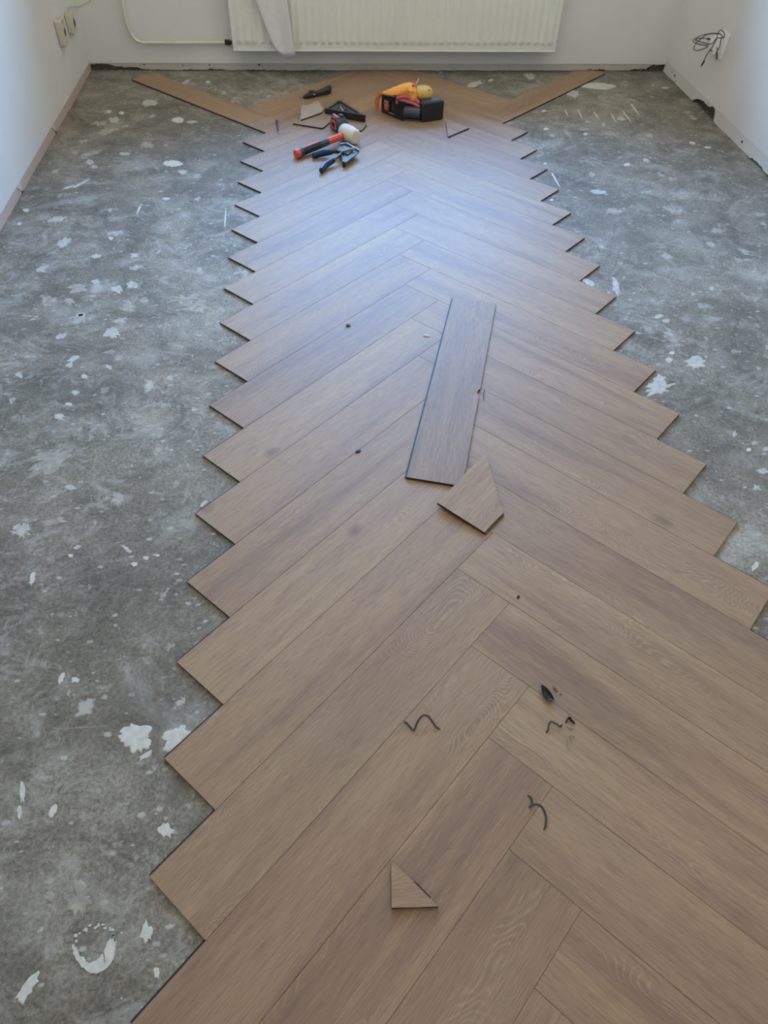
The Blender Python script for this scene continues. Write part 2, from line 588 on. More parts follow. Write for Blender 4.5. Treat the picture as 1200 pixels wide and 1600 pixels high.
def rbox(sx, sy, sz, r, seg=3, mat=None):
    """rounded box centred in x, y, standing on z = 0: rounded-rectangle prism with chamfered rims"""
    poly = []
    for cx, cy, a0 in ((sx / 2 - r, sy / 2 - r, 0), (-sx / 2 + r, sy / 2 - r, 90), (-sx / 2 + r, -sy / 2 + r, 180), (sx / 2 - r, -sy / 2 + r, 270)):
        for k in range(seg + 1):
            a = math.radians(a0 + 90 * k / seg)
            poly.append((cx + r * math.cos(a), cy + r * math.sin(a)))
    c = min(r * 0.5, sz * 0.3)
    ins = inset(poly, c)
    rings = [[(x, y, 0) for x, y in ins], [(x, y, c) for x, y in poly], [(x, y, sz - c) for x, y in poly], [(x, y, sz) for x, y in ins]]
    if mat is not None:
        rings = [[mat @ Vector(p) for p in r_] for r_ in rings]
    return rings


def part(mb, name, mats, parent, **kw):
    """a part given in world coordinates, stored relative to its thing"""
    o = Vector((0, 0, 0))
    p = parent
    while p is not None:
        o = o + p.location
        p = p.parent
    mb.v = [(x - o.x, y - o.y, z - o.z) for x, y, z in mb.v]
    return mb.build(name, mats, parent, **kw)


# ------------------------------------------------------------------ the room
TH = 0.20
rnd = random.Random(4)
floor = MB().box((XL - TH, YF - TH, -0.10), (XR + TH, YB + TH, 0.0)).build('floor', 'concrete')
tag(floor, 'bare grey concrete floor speckled with white paint', kind='structure')

BZ = 0.038   # height of the strip the skirting was torn from


def jagged(a0, a1, step, lo, hi, chips, seed):
    """lower outline of a broken plaster strip: list of (a, z)"""
    r = random.Random(seed)
    out = []
    n = int((a1 - a0) / step)
    for i in range(n + 1):
        a = a0 + (a1 - a0) * i / n
        z = lo + (hi - lo) * (0.5 + 0.5 * noise.noise((a * 9, seed, 0))) + r.uniform(-0.0012, 0.0012)
        for c, w, h in chips:
            d = abs(a - c) / w
            if d < 1:
                z = max(z, h * (1 - d ** 4) + r.uniform(-0.004, 0.004))
        out.append((a, max(0.0, z)))
    return out


def strip(name, outline, top, to_world, depth, mats):
    """plaster strip with a broken lower edge, built in columns"""
    mb = MB()
    n = len(outline)
    f, b = [], []
    for a, z in outline:
        z = min(z, top - 0.002)
        f += [to_world(a, 0, z), to_world(a, 0, top)]
        b += [to_world(a, depth, z), to_world(a, depth, top)]
    mb.v = f + b
    k = len(f)
    for i in range(n - 1):
        p, q = 2 * i, 2 * i + 2
        mb.f += [(p, q, q + 1, p + 1), (k + p, k + p + 1, k + q + 1, k + q), (p, k + p, k + q, q), (p + 1, q + 1, k + q + 1, k + p + 1)]
        mb.m += [0] * 4
    return mb.build(name, mats)


# back wall with the window opening
mb = MB()
mb.box((XL - TH, YB, BZ), (WX0, YB + TH, ZC)).box((WX1, YB, BZ), (XR + TH, YB + TH, ZC))
mb.box((WX0, YB, BZ), (WX1, YB + TH, WZ0)).box((WX0, YB, WZ1), (WX1, YB + TH, ZC))
wall_back = tag(mb.build('wall_back', 'wall'), 'white back wall behind the radiator', kind='structure')
mb = MB().box((XL - TH, YB + 0.016, 0), (XR + TH, YB + TH, BZ - 0.0005))
part(mb, 'mortar_strip', 'mortar', wall_back)
ol = jagged(XL, XR, 0.012, 0.000, 0.006, [(-1.56, 0.09, 0.034), (-1.44, 0.10, 0.018), (-1.33, 0.10, 0.006), (-1.10, 0.035, 0.007), (-0.95, 0.06, 0.009), (-0.75, 0.1, 0.005), (1.24, 0.07, 0.010), (1.50, 0.07, 0.012), (1.60, 0.075, 0.034)], 3)
bb = strip('baseboard_back', ol, BZ - 0.001, lambda a, d, z: (a, YB + 0.003 + d, z), 0.010, 'band')
tag(bb, 'rough grey plaster strip along the foot of the back wall', kind='structure')
for i, (x, z, r) in enumerate([(-1.12, 0.026, 0.0035), (-0.975, 0.028, 0.004), (-0.70, 0.030, 0.0055), (-1.33, 0.03, 0.004)]):
    m_ = MB().lathe([(0, r), (0.002, r * 0.9)], (x, YB + 0.0035, z), (0, -1, 0), 9)
    part(m_, 'nail_hole', 'hole', bb)
# left wall
wl_ = tag(MB().box((XL - TH, YF - TH, BZ), (XL, YB, ZC)).build('wall_left', 'wall'), 'white painted left wall', kind='structure')
part(MB().box((XL - TH, YF - TH, 0), (XL - 0.016, YB + 0.016, BZ - 0.0005)), 'mortar_strip', 'mortar', wl_)
bl = bpy.data.objects.new('baseboard_left', None)
COL.objects.link(bl)
bl.location = (XL, -2.4, 0)
tag(bl, 'pinkish grey skirting boards along the left wall', kind='structure')
for y0, y1, top in ((-0.395, YB, BZ - 0.001), (-1.02, -0.405, BZ - 0.001), (-2.6, -1.03, BZ - 0.002), (YF, -2.605, BZ - 0.001)):
    ol = jagged(y0, y1, 0.02, 0.0, 0.005, [], y0)
    mb = MB()
    pts = [(y, min(z, 0.008)) for y, z in ol]
    n = len(pts)
    vs = []
    for y, z in pts:
        vs += [(XL + 0.004, y, z), (XL + 0.001, y, top), (XL - 0.014, y, z), (XL - 0.014, y, top)]
    fs = []
    for i in range(n - 1):
        a, b = 4 * i, 4 * i + 4
        fs += [(a, a + 1, b + 1, b), (a + 2, b + 2, b + 3, a + 3), (a, b, b + 2, a + 2), (a + 1, a + 3, b + 3, b + 1)]
    fs += [(0, 2, 3, 1), (4 * n - 4, 4 * n - 3, 4 * n - 1, 4 * n - 2)]
    part(mb.add(vs, fs), 'skirting_board', 'band_left', bl)
for y, z0, dy in ((-0.40, 0.012, 0.030), (-1.025, 0.010, 0.035)):   # pale filler at the board joints
    m_ = MB()
    prof = [(y - dy, BZ - 0.001), (y - dy * 0.5, z0 + 0.006), (y - 0.004, z0), (y + dy * 0.15, z0 + 0.01), (y + dy * 0.5, BZ - 0.001)]
    vs = [(XL + 0.0055, a, z) for a, z in prof] + [(XL + 0.001, a, z) for a, z in prof]
    k = len(prof)
    fs = [tuple(range(k)), tuple(range(2 * k - 1, k - 1, -1))] + [(i, k + i, k + (i + 1) % k, (i + 1) % k) for i in range(k)]
    part(m_.add(vs, fs), 'filler_patch', 'paint', bl)
    part(MB().lathe([(0, 0.006), (0.003, 0.005)], (XL + 0.003, y - 0.002, 0.006), (1, 0, 0), 8), 'hole', 'hole', bl)
# right wall
BR = 0.055
wr_ = tag(MB().box((XR, YF - TH, BR), (XR + TH, YB, ZC)).build('wall_right', 'wall'), 'white painted right wall', kind='structure')
part(MB().box((XR + 0.022, YF - TH, 0), (XR + TH, YB + 0.016, BR - 0.0005)), 'mortar_strip', 'mortar', wr_)
ol = jagged(YF, YB, 0.012, 0.0, 0.004, [(-0.14, 0.15, 0.036), (-0.235, 0.05, 0.052), (-0.85, 0.12, 0.008), (-1.0, 0.06, 0.012)], 8)
br = strip('baseboard_right', ol, BR - 0.001, lambda a, d, z: (XR + 0.001 + d - (BR - z) * 0.10, a, z), 0.012, 'band_right')
tag(br, 'pale plaster strip with a broken gap along the right wall', kind='structure')
for y, z, r in ((0.31, 0.030, 0.006), (0.36, 0.034, 0.003), (-0.62, 0.03, 0.006), (0.28, 0.012, 0.004)):
    part(MB().lathe([(0, r), (0.002, r * 0.8)], (XR - 0.003, y, z), (-1, 0, 0), 8), 'nail_hole', 'hole', br)
# loose rubble of mortar in the broken places
def rubble(name, c, r, parent, seed, mat='mortar'):
    rr = random.Random(seed)
    m_ = MB()
    rings = []
    for i in range(4):
        t = i / 3
        rad = r * (0.55, 1.0, 0.8, 0.3)[i]
        rings.append([(c[0] + rad * math.cos(a) * rr.uniform(0.7, 1.2), c[1] + rad * math.sin(a) * rr.uniform(0.7, 1.2), c[2] + t * r * 1.3) for a in [2 * math.pi * k / 7 for k in range(7)]])
    return part(m_.loft(rings), name, mat, parent)
for i in range(12):
    rubble('mortar_lump', (XR + 0.012 + rnd.uniform(-0.006, 0.004), -0.02 - i * 0.021, 0.0), rnd.uniform(0.006, 0.013), wr_, i)
for i in range(7):
    rubble('mortar_lump', (XR - 0.012 - rnd.uniform(0, 0.14), YB + 0.010 + rnd.uniform(-0.004, 0.004), 0.0), rnd.uniform(0.005, 0.011), wall_back, 40 + i)
for i in range(6):
    rubble('mortar_lump', (XL + 0.012 + rnd.uniform(0, 0.12), YB + 0.010 + rnd.uniform(-0.004, 0.004), 0.0), rnd.uniform(0.005, 0.010), wall_back, 60 + i)
# wall behind the camera and the ceiling
tag(MB().box((XL - TH, YF - TH, 0), (XR + TH, YF, ZC)).build('wall_front', 'wall_rear'), 'pale wall behind the viewpoint', kind='structure')
tag(MB().box((XL - TH, YF - TH, ZC), (XR + TH, YB + TH, ZC + 0.15)).build('ceiling', 'ceiling'), 'white ceiling', kind='structure')

# window: frame, mullion, panes, sill
win = bpy.data.objects.new('window_1', None)
COL.objects.link(win)
win.location = ((WX0 + WX1) / 2, YB + 0.05, WZ0)
tag(win, 'white framed window above the radiator', kind='structure')
fw, fy0, fy1 = 0.055, YB + 0.015, YB + 0.075
mb = MB()
mb.box((WX0, fy0, WZ0), (WX0 + fw, fy1, WZ1)).box((WX1 - fw, fy0, WZ0), (WX1, fy1, WZ1))
mb.box((WX0 + fw, fy0, WZ0), (WX1 - fw, fy1, WZ0 + fw)).box((WX0 + fw, fy0, WZ1 - fw), (WX1 - fw, fy1, WZ1))
part(mb, 'window_frame', 'frame', win)
xm = (WX0 + WX1) / 2
part(MB().box((xm - 0.03, fy0, WZ0 + fw), (xm + 0.03, fy1, WZ1 - fw)), 'mullion', 'frame', win)
for x0, x1 in ((WX0 + fw, xm - 0.03), (xm + 0.03, WX1 - fw)):
    part(MB().box((x0, YB + 0.043, WZ0 + fw), (x1, YB + 0.047, WZ1 - fw)), 'pane', 'glass', win)
part(MB().box((WX0 - 0.05, YB - 0.05, WZ0 - 0.025), (WX1 + 0.05, YB + 0.015, WZ0)), 'window_sill', 'frame', win)

# ------------------------------------------------------------------ dried paint on the concrete (parts of the floor)
SPLATS = [(-0.801,-3.451,0.0339,-0.0023,0.0037,-0.0253,0.35),(-0.726,-3.46,0.0228,0.0169,0.0142,-0.0193,0.35),(-0.78,-3.489,0.0119,0.0088,0.0034,-0.0045,0.3),(-0.725,-3.633,0.0127,-0.0009,0.0018,-0.0146,0.4),(-0.737,-3.798,0.0095,-0.0007,0.0022,-0.0161,0.4),(-0.935,-3.584,0.0058,-0.0029,-0.0031,-0.0123,0.25),(-0.999,-3.546,0.0047,-0.0003,0.0054,-0.0217,0.4),(-0.996,-3.581,0.0046,-0.0003,0.0026,-0.0105,0.4),(-0.856,-3.738,0.0173,-0.0013,0.0039,-0.02,0.6),(-0.908,-3.73,0.0097,-0.0007,0.0016,-0.0071,0.5),(-0.712,-3.857,0.0051,-0.0004,0.001,-0.008,0.4),(-0.915,-3.863,0.0085,-0.0051,-0.0111,-0.0187,0.35),(-1.156,-2.634,0.0421,0.0319,0.017,-0.0322,0.6),(-1.165,-2.888,0.021,-0.0059,0.0027,-0.0225,0.45),(-1.09,-2.863,0.0309,0.0104,0.0043,-0.0105,0.5),(-1.165,-2.462,0.0144,-0.0007,0.003,-0.014,0.3),(-1.075,-2.747,0.0131,-0.0007,0.0019,-0.0093,0.3),(-1.15,-2.406,0.0114,-0.0036,0.0007,-0.0071,0.2),(-1.14,-2.354,0.0093,-0.0004,0.0024,-0.012,0.4),(-1.017,-2.952,0.0078,0.0036,0.0027,-0.0058,0.3),(-0.848,-2.994,0.0076,-0.0005,0.0008,-0.0059,0.2),(-0.872,-3.012,0.0075,-0.0004,0.0009,-0.0058,0.3),(-0.821,-2.989,0.0046,-0.0003,0.0005,-0.004,0.2),(-1.027,-2.977,0.006,-0.0004,0.0012,-0.0059,0.2),(-0.899,-2.963,0.0123,-0.0122,-0.0022,-0.0044,0.4),(-1.102,-3.038,0.0061,-0.0023,0.0005,-0.0179,0.3),(-0.979,-3.309,0.0053,-0.0029,-0.0026,-0.0133,0.3),(-0.948,-3.314,0.0079,-0.0005,0.0015,-0.0075,0.4),(-0.804,-2.75,0.0078,-0.0063,-0.0036,-0.0119,0.5),(-0.726,-2.825,0.0101,0.0124,0.0036,-0.0053,0.3),(-0.834,-1.903,0.0544,-0.0107,0.0013,-0.0273,0.6),(-0.87,-1.858,0.0523,-0.002,0.0033,-0.0321,0.6),(-1.086,-2.051,0.0225,-0.001,0.0042,-0.0252,0.4),(-1.18,-2.185,0.0136,0.016,0.0062,-0.0117,0.35),(-1.187,-2.218,0.0116,-0.0005,0.0027,-0.0131,0.4),(-1.129,-2.278,0.0095,-0.0004,0.0024,-0.0126,0.3),(-1.065,-2.233,0.01,-0.006,-0.0004,-0.0091,0.3),(-0.873,-2.296,0.0096,-0.0004,0.0015,-0.0126,0.4),(-0.786,-2.45,0.0074,-0.0004,0.0008,-0.0086,0.3),(-1.325,-2.259,0.0114,-0.0005,0.0032,-0.0127,0.4),(-1.245,-2.062,0.0148,0.0103,0.0056,-0.0135,0.3),(-1.247,-1.778,0.0382,-0.0076,0.0038,-0.0248,0.5),(-1.198,-1.734,0.0133,-0.0005,0.0031,-0.017,0.3),(-1.115,-1.788,0.0205,-0.0072,0.0017,-0.0244,0.4),(-1.065,-1.756,0.02,-0.0007,0.0032,-0.0211,0.4),(-1.332,-1.852,0.0256,-0.001,0.0071,-0.0318,0.5),(-1.261,-1.855,0.0193,-0.0007,0.0041,-0.0199,0.5),(-1.058,-1.902,0.0198,-0.0069,0.0022,-0.0382,0.5),(-1.04,-0.747,0.0421,-0.0008,0.0038,-0.0336,0.2),(-1.073,-0.238,0.0285,-0.0067,0.0031,-0.0408,0.15),(-1.003,-0.264,0.0247,-0.0002,0.0016,-0.0163,0.3),(-1.244,-0.005,0.0386,-0.0002,0.006,-0.0445,0.3),(-1.359,-0.144,0.0125,-0.0001,0.0034,-0.0212,0.15),(-1.424,-0.126,0.0125,-0.0001,0.0036,-0.0213,0.15),(-1.399,-0.94,0.0275,0.0418,0.0036,-0.0089,0.2),(-1.442,-0.975,0.02,0.0137,0.003,-0.0094,0.2),(-1.381,-0.236,0.0245,-0.0002,0.0068,-0.0408,0.4),(-1.405,-0.726,0.0167,-0.0003,0.0051,-0.027,0.3),(-1.377,-0.774,0.0138,-0.0003,0.0036,-0.0199,0.3),(-1.569,-1.18,0.0125,-0.0003,0.004,-0.0166,0.2),(-1.566,-1.293,0.0097,-0.0003,0.0033,-0.0131,0.2),(-1.428,-1.26,0.0268,0.0104,0.0062,-0.0211,0.4),(-1.364,-1.446,0.0206,0.0243,0.0115,-0.0268,0.35),(-1.196,-1.421,0.0096,-0.0003,0.0021,-0.0125,0.2),(-1.125,-1.181,0.0042,-0.0039,-0.0027,-0.04,0.2),(-1.027,-1.092,0.0156,-0.0004,0.0014,-0.0117,0.2),(-0.989,-0.834,0.0193,-0.0004,0.0021,-0.0195,0.3),(-1.088,-1.555,0.0187,-0.0006,0.0028,-0.0187,0.4),(-1.226,-1.555,0.0185,-0.0006,0.0025,-0.014,0.3),(-0.962,-1.73,0.0202,-0.0007,0.0026,-0.0215,0.5),(-0.775,-1.267,0.0031,-0.0004,0.0036,-0.0851,0.2),(-1.422,-0.637,0.0311,0.0333,0.0088,-0.0263,0.5),(-1.39,-0.379,0.0378,0.0424,0.0113,-0.0364,0.5),(-1.444,-0.276,0.0273,-0.0003,0.0058,-0.0321,0.5),(-1.478,-0.492,0.0203,-0.0003,0.0043,-0.0222,0.5),(-1.266,-0.639,0.0227,-0.0004,0.0033,-0.021,0.4),(-1.181,-0.533,0.0291,-0.0004,0.005,-0.0365,0.5),(-0.907,-0.095,0.032,-0.0002,0.0013,-0.0174,0.3),(-1.008,0.132,0.0282,0.0148,0.0028,-0.0186,0.4),(-1.415,0.535,0.014,0.0001,0.0032,-0.0214,0.3),(-1.091,0.297,0.0172,0.0352,0.0077,-0.0258,0.3),(-0.971,0.298,0.0137,0,0.0016,-0.02,0.2),(0.785,-2.294,0.0313,-0.0014,-0.0113,-0.0297,0.35),(0.615,-2.419,0.0431,0.0088,-0.0061,-0.0272,0.45),(0.632,-2.382,0.0228,0.0099,-0.0029,-0.0267,0.4),(0.702,-2.276,0.0105,-0.0005,-0.0059,-0.0167,0.3),(0.658,-1.841,0.0132,0.0069,-0.0048,-0.0478,0.4),(0.566,-1.803,0.0179,-0.0209,-0.0103,-0.0194,0.3),(0.724,-2.239,0.0085,-0.0004,-0.003,-0.0086,0.2),(0.784,-2.701,0.0074,-0.0004,-0.0033,-0.0077,0.2),(0.786,-2.788,0.0143,-0.0008,-0.0054,-0.0121,0.35),(0.835,-2.701,0.0092,-0.0005,-0.0046,-0.0103,0.3),(0.743,-2.849,0.0105,-0.0006,-0.0051,-0.0116,0.4),(0.75,-2.03,0.0176,0.0064,-0.0021,-0.0112,0.3),(1.008,-1.859,0.0095,-0.0004,-0.005,-0.0128,0.3),(0.624,-3.109,0.0038,-0.0042,-0.0121,-0.0128,0.3),(0.77,-2.635,0.0075,-0.0004,-0.0045,-0.0107,0.4),(1.181,0.237,0.0925,-0.0093,-0.015,-0.0505,0.15),(1.007,0.118,0.0357,-0.0001,-0.015,-0.058,0.35),(0.488,0.268,0.0471,0.0318,-0.0027,-0.0391,0.3),(0.589,0.33,0.0163,0.0143,-0.001,-0.0195,0.2),(0.828,0.404,0.0268,-0.0248,-0.0127,-0.0411,0.4),(0.741,-0.372,0.0129,-0.0001,-0.0038,-0.0162,0.15),(0.786,-0.133,0.0135,-0.0001,-0.0031,-0.0133,0.15),(0.898,-0.16,0.0044,0.0045,-0.0023,-0.0465,0.1),(0.967,-0.17,0.0045,0.0045,-0.0033,-0.054,0.1),(1.047,-0.197,0.0042,0.005,-0.0005,-0.0498,0.1),(1.128,-0.224,0.0047,0.0052,-0.0029,-0.0648,0.1),(1.204,-0.207,0.0048,0.0059,-0.0006,-0.0749,0.1),(1.279,-0.109,0.005,0.0061,-0.0019,-0.0915,0.1),(0.9,0.07,0.0041,0.0068,0.0042,-0.0337,0.1),(1.166,-0.241,0.0219,-0.0055,-0.0087,-0.0256,0.3),(1.05,-0.317,0.0099,-0.0001,-0.0072,-0.025,0.3),(0.924,-0.438,0.0129,-0.0002,-0.0043,-0.0159,0.15),(0.81,-1.07,0.0372,-0.0084,-0.0059,-0.0183,0.3),(1.023,-0.798,0.0151,-0.0003,-0.0054,-0.0173,0.2),(1.426,-0.555,0.0133,-0.0069,-0.0068,-0.0151,0.15),(1.482,-0.61,0.0191,-0.0003,-0.0044,-0.0113,0.2),(1.557,0.207,0.0221,-0,-0.0071,-0.0202,0.3),(1.497,0.248,0.0074,-0,-0.0035,-0.0103,0.1),(0.643,-0.778,0.0075,-0.0001,-0.0024,-0.0104,0.1),(0.586,-1.144,0.0083,-0.0002,-0.0021,-0.0089,0.1),(0.65,-0.946,0.0039,0.0038,0.0012,-0.0776,0.15),(0.83,-0.897,0.0176,-0.0004,-0.0055,-0.0198,0.5),(1.021,-1.081,0.0284,-0.0007,-0.0061,-0.0184,0.5),(0.826,-1.255,0.0326,-0.0009,-0.0084,-0.0282,0.5),(1.099,-1.263,0.0274,-0.0007,-0.0082,-0.0227,0.5),(1.198,-1.432,0.0265,-0.0008,-0.0084,-0.021,0.5),(1.13,-0.751,0.0124,-0.0148,-0.0065,-0.0132,0.4),(1.18,-0.957,0.0235,-0.0005,-0.0069,-0.0195,0.5)]
for i, (cx, cy, ax, ay, bx, by, k) in enumerate(SPLATS):
    r = random.Random(100 + i)
    n = 40 if (ax * ax + ay * ay) > 0.0002 else 20
    poly = []
    for j in range(n):
        a = 2 * math.pi * j / n
        rr = 1 + k * 1.3 * noise.noise((math.cos(a) * 1.6 + i * 3.1, math.sin(a) * 1.6, i)) + k * 0.9 * noise.noise((math.cos(a) * 4.5, math.sin(a) * 4.5, i * 1.7)) + k * 0.45 * r.uniform(-1, 1)
        rr = max(0.25, rr)
        c, s_ = math.cos(a) * rr, math.sin(a) * rr
        poly.append((cx + ax * c + bx * s_, cy + ay * c + by * s_))
    poly = ccw(poly)
    zt = 0.0008 + 0.0002 * (i % 4)
    mat = 'paint_thin' if k >= 0.5 else ('paint' if k <= 0.2 or cy < -3.0 else 'paint_mid')
    mb = MB()
    n = len(poly)
    mb.v = [(x, y, 0.0001) for x, y in poly] + [(cx + (x - cx) * 0.9, cy + (y - cy) * 0.9, zt) for x, y in poly] + [(cx, cy, zt)]
    mb.f = [(j, (j + 1) % n, n + (j + 1) % n, n + j) for j in range(n)] + [(n + j, n + (j + 1) % n, 2 * n) for j in range(n)]
    mb.m = [0] * len(mb.f)
    part(mb, 'paint_splash', mat, floor)
cres = [(-0.855, -3.806), (-0.849, -3.822), (-0.833, -3.839), (-0.813, -3.85), (-0.794, -3.845), (-0.784, -3.829), (-0.785, -3.806), (-0.795, -3.802), (-0.80, -3.814), (-0.803, -3.823), (-0.812, -3.832), (-0.824, -3.834), (-0.835, -3.827), (-0.847, -3.811)]
outer = smooth_path([(x, y, 0) for x, y in cres[:7]], 6)
inner = smooth_path([(x, y, 0) for x, y in [cres[0]] + list(reversed(cres[7:])) + [cres[6]]], 6)
r = random.Random(9)
mb = MB()
na = len(outer)
for q_ in range(na):
    f_ = q_ / (na - 1) * (len(inner) - 1)
    a_ = int(f_)
    p = outer[q_]
    q = inner[a_].lerp(inner[min(a_ + 1, len(inner) - 1)], f_ - a_)
    j1, j2 = r.uniform(-0.0008, 0.0008), r.uniform(-0.0012, 0.0012)
    mb.v += [(p.x + j1, p.y + j1, 0.0011), (q.x + j2, q.y + j2, 0.0011), (p.x + j1 * 2, p.y + j1 * 2, 0.0), (q.x + j2 * 2, q.y + j2 * 2, 0.0)]
for q_ in range(na - 1):
    a, b = 4 * q_, 4 * q_ + 4
    mb.f += [(a, b, b + 1, a + 1), (a, a + 2, b + 2, b), (a + 1, b + 1, b + 3, a + 3)]
mb.m = [0] * len(mb.f)
part(mb, 'paint_ring', 'paint', floor)
for i in range(14):      # crumbs that close the ring
    a = math.radians(20 + i * 11)
    c = (-0.820 + 0.034 * math.cos(a) + r.uniform(-0.003, 0.003), -3.807 + 0.026 * math.sin(a) + r.uniform(-0.003, 0.003))
    poly = [(c[0] + 0.0035 * r.uniform(0.4, 1.2) * math.cos(t), c[1] + 0.003 * r.uniform(0.4, 1.2) * math.sin(t)) for t in [2 * math.pi * q / 6 for q in range(6)]]
    part(MB().prism(poly, 0.0, 0.001), 'paint_crumb', 'paint', floor)
# small plugged hole with a white rim
mb = MB().lathe([(0, 0.0145), (0.0015, 0.0140), (0.0015, 0.0095), (0.0002, 0.0092)], (-1.206, -1.943, 0.0), (0, 0, 1), 18)
part(mb, 'hole_rim', 'paint', floor)
part(MB().lathe([(0.0002, 0.0092), (0.0007, 0.009)], (-1.206, -1.943, 0.0), (0, 0, 1), 14), 'hole_plug', 'hole', floor)

# ------------------------------------------------------------------ herringbone flooring
S2 = math.sqrt(2)


def uvw(u, v):
    return ((u - v) / S2 * W, (u + v) / S2 * W)


flooring = thing('herringbone_flooring', 'brown oak herringbone flooring laid in a zigzag strip down the middle of the concrete', 'flooring', (0, -1.6, 0))
GAP = 0.00024
plank_cache = {}


def plank_mesh(length, width):
    hl, hw = length / 2 - GAP, width / 2 - GAP
    mb = MB().prism([(-hl, -hw), (hl, -hw), (hl, hw), (-hl, hw)], 0.0002, T, 0, 1, 0.0005)
    mb.box((-hl + 0.002, hw, 0.0004), (hl - 0.002, hw + 0.0045, T * 0.55), 1)      # click tongue along one side
    o = mb.build('plank', ['wood', 'edge'])
    return o


proto = plank_mesh(6 * W, W)
first = [True]


def add_plank(uc, vc, ang, mesh=None):
    if first[0] and mesh is None:
        o = proto
        first[0] = False
    else:
        o = proto.copy()
        if mesh is not None:
            o.data = mesh
        COL.objects.link(o)
    o.name = 'plank'
    x, y = uvw(uc, vc)
    o.parent = flooring
    o.location = (x, y - flooring.location.y, 0)
    o.rotation_euler = (0, 0, ang)
    return o


def cut_plank(u0, u1, v0, v1, along_u):
    """plank cut straight by the back wall"""
    ylim = YB - 0.004
    quad = [uvw(u0, v0), uvw(u1, v0), uvw(u1, v1), uvw(u0, v1)]
    out = []
    for i in range(4):
        p, q = quad[i], quad[(i + 1) % 4]
        if p[1] <= ylim:
            out.append(p)
        if (p[1] <= ylim) != (q[1] <= ylim):
            t = (ylim - p[1]) / (q[1] - p[1])
            out.append((p[0] + (q[0] - p[0]) * t, ylim))
    cx, cy = uvw((u0 + u1) / 2, (v0 + v1) / 2)
    ang = math.radians(45 if along_u else 135)
    c, s_ = math.cos(-ang), math.sin(-ang)
    loc = ccw([((x - cx) * c - (y - cy) * s_, (x - cx) * s_ + (y - cy) * c) for x, y in out])
    loc = inset(loc, GAP)
    mb = MB().prism(loc, 0.0002, T, 0, 1, 0.0005)
    o = mb.build('plank', ['wood', 'edge'])
    o.parent = flooring
    o.location = (cx, cy - flooring.location.y, 0)
    o.rotation_euler = (0, 0, ang)
    return o


for k in range(1, -23, -1):
    add_plank(k - 3, k + 0.5, math.radians(45))            # boards running up to the right
    add_plank(k + 0.5, k - 2, math.radians(-45))           # boards running up to the left
cut_plank(-4, 2, 2, 3, True)
cut_plank(2, 3, -3, 3, False)
cut_plank(-5, -4, 2, 8, False)
cut_plank(2, 8, -4, -3, True)

# ------------------------------------------------------------------ loose boards and offcuts lying on the flooring
ZT = T      # top of the laid planks


def offcut(name, poly, ang, label, cat, z=ZT, group=None, tilt=None, tongue=None, th=T, top='wood', tone=1.0, tmat='tongue'):
    """a cut board: poly in world x, y; ang = grain direction"""
    cx = sum(p[0] for p in poly) / len(poly)
    cy = sum(p[1] for p in poly) / len(poly)
    c, s_ = math.cos(-ang), math.sin(-ang)
    loc = ccw([((x - cx) * c - (y - cy) * s_, (x - cx) * s_ + (y - cy) * c) for x, y in poly])
    root = thing(name, label, cat, (cx, cy, z), group)
    root.rotation_euler = (0, 0, ang) if tilt is None else tilt(ang)
    bo = MB().prism(loc, 0.0003, th, 0, 1, 0.0005).build('board', [top, 'edge'], root)
    bo.color = (tone, tone, tone * 1.02, 1)
    if tongue:
        (ax, ay), (bx, by), wd = tongue
        p = Vector(((ax - cx) * c - (ay - cy) * s_, (ax - cx) * s_ + (ay - cy) * c))
        q = Vector(((bx - cx) * c - (by - cy) * s_, (bx - cx) * s_ + (by - cy) * c))
        d = (q - p).normalized()
        nrm = Vector((d.y, -d.x))
        if nrm.dot(p) < 0:
            nrm = -nrm
        poly2 = ccw([tuple(p), tuple(q), tuple(q + nrm * wd - d * 0.002), tuple(p + nrm * wd + d * 0.002)])
        MB().prism(poly2, 0.0003, th * 0.45, 0, 0).build('tongue', tmat, root)
    return root


# full loose plank with a chipped edge
A, B = Vector((-0.1979, -2.7712)), Vector((0.0482, -1.9173))
d = (B - A).normalized()
nr = Vector((d.y, -d.x))
L6 = 6 * W
ch = 0.425       # chip position along the right edge
C_ = A + nr * W
p1 = C_ + d * (ch * L6)
loose_poly = [tuple(A), tuple(A + nr * W), tuple(p1), tuple(p1 - nr * 0.004 + d * 0.004), tuple(p1 - nr * 0.007 + d * 0.014),
              tuple(p1 - nr * 0.006 + d * 0.026), tuple(p1 - nr * 0.001 + d * 0.034), tuple(p1 + d * 0.036), tuple(A + nr * W + d * L6), tuple(A + d * L6)]
LOOSE = offcut('loose_plank', loose_poly, math.atan2(d.y, d.x), 'full greyish-brown floor plank with a chipped edge lying loose across the laid floor', 'plank', tone=0.84, tongue=(tuple(A), tuple(A + d * L6), 0.005), tmat='edge')

# pointed offcut resting partly on the loose plank
trap = [(-0.1294, -2.8757), (0.0243, -2.6985), (0.0368, -2.9116), (-0.0237, -2.9744)]


def tilt_trap(ang):
    g = Matrix.Rotation(math.atan(T / 0.1337), 3, Vector((0.694, 0.72, 0)).normalized())
    return (g @ Matrix.Rotation(ang, 3, 'Z')).to_euler()


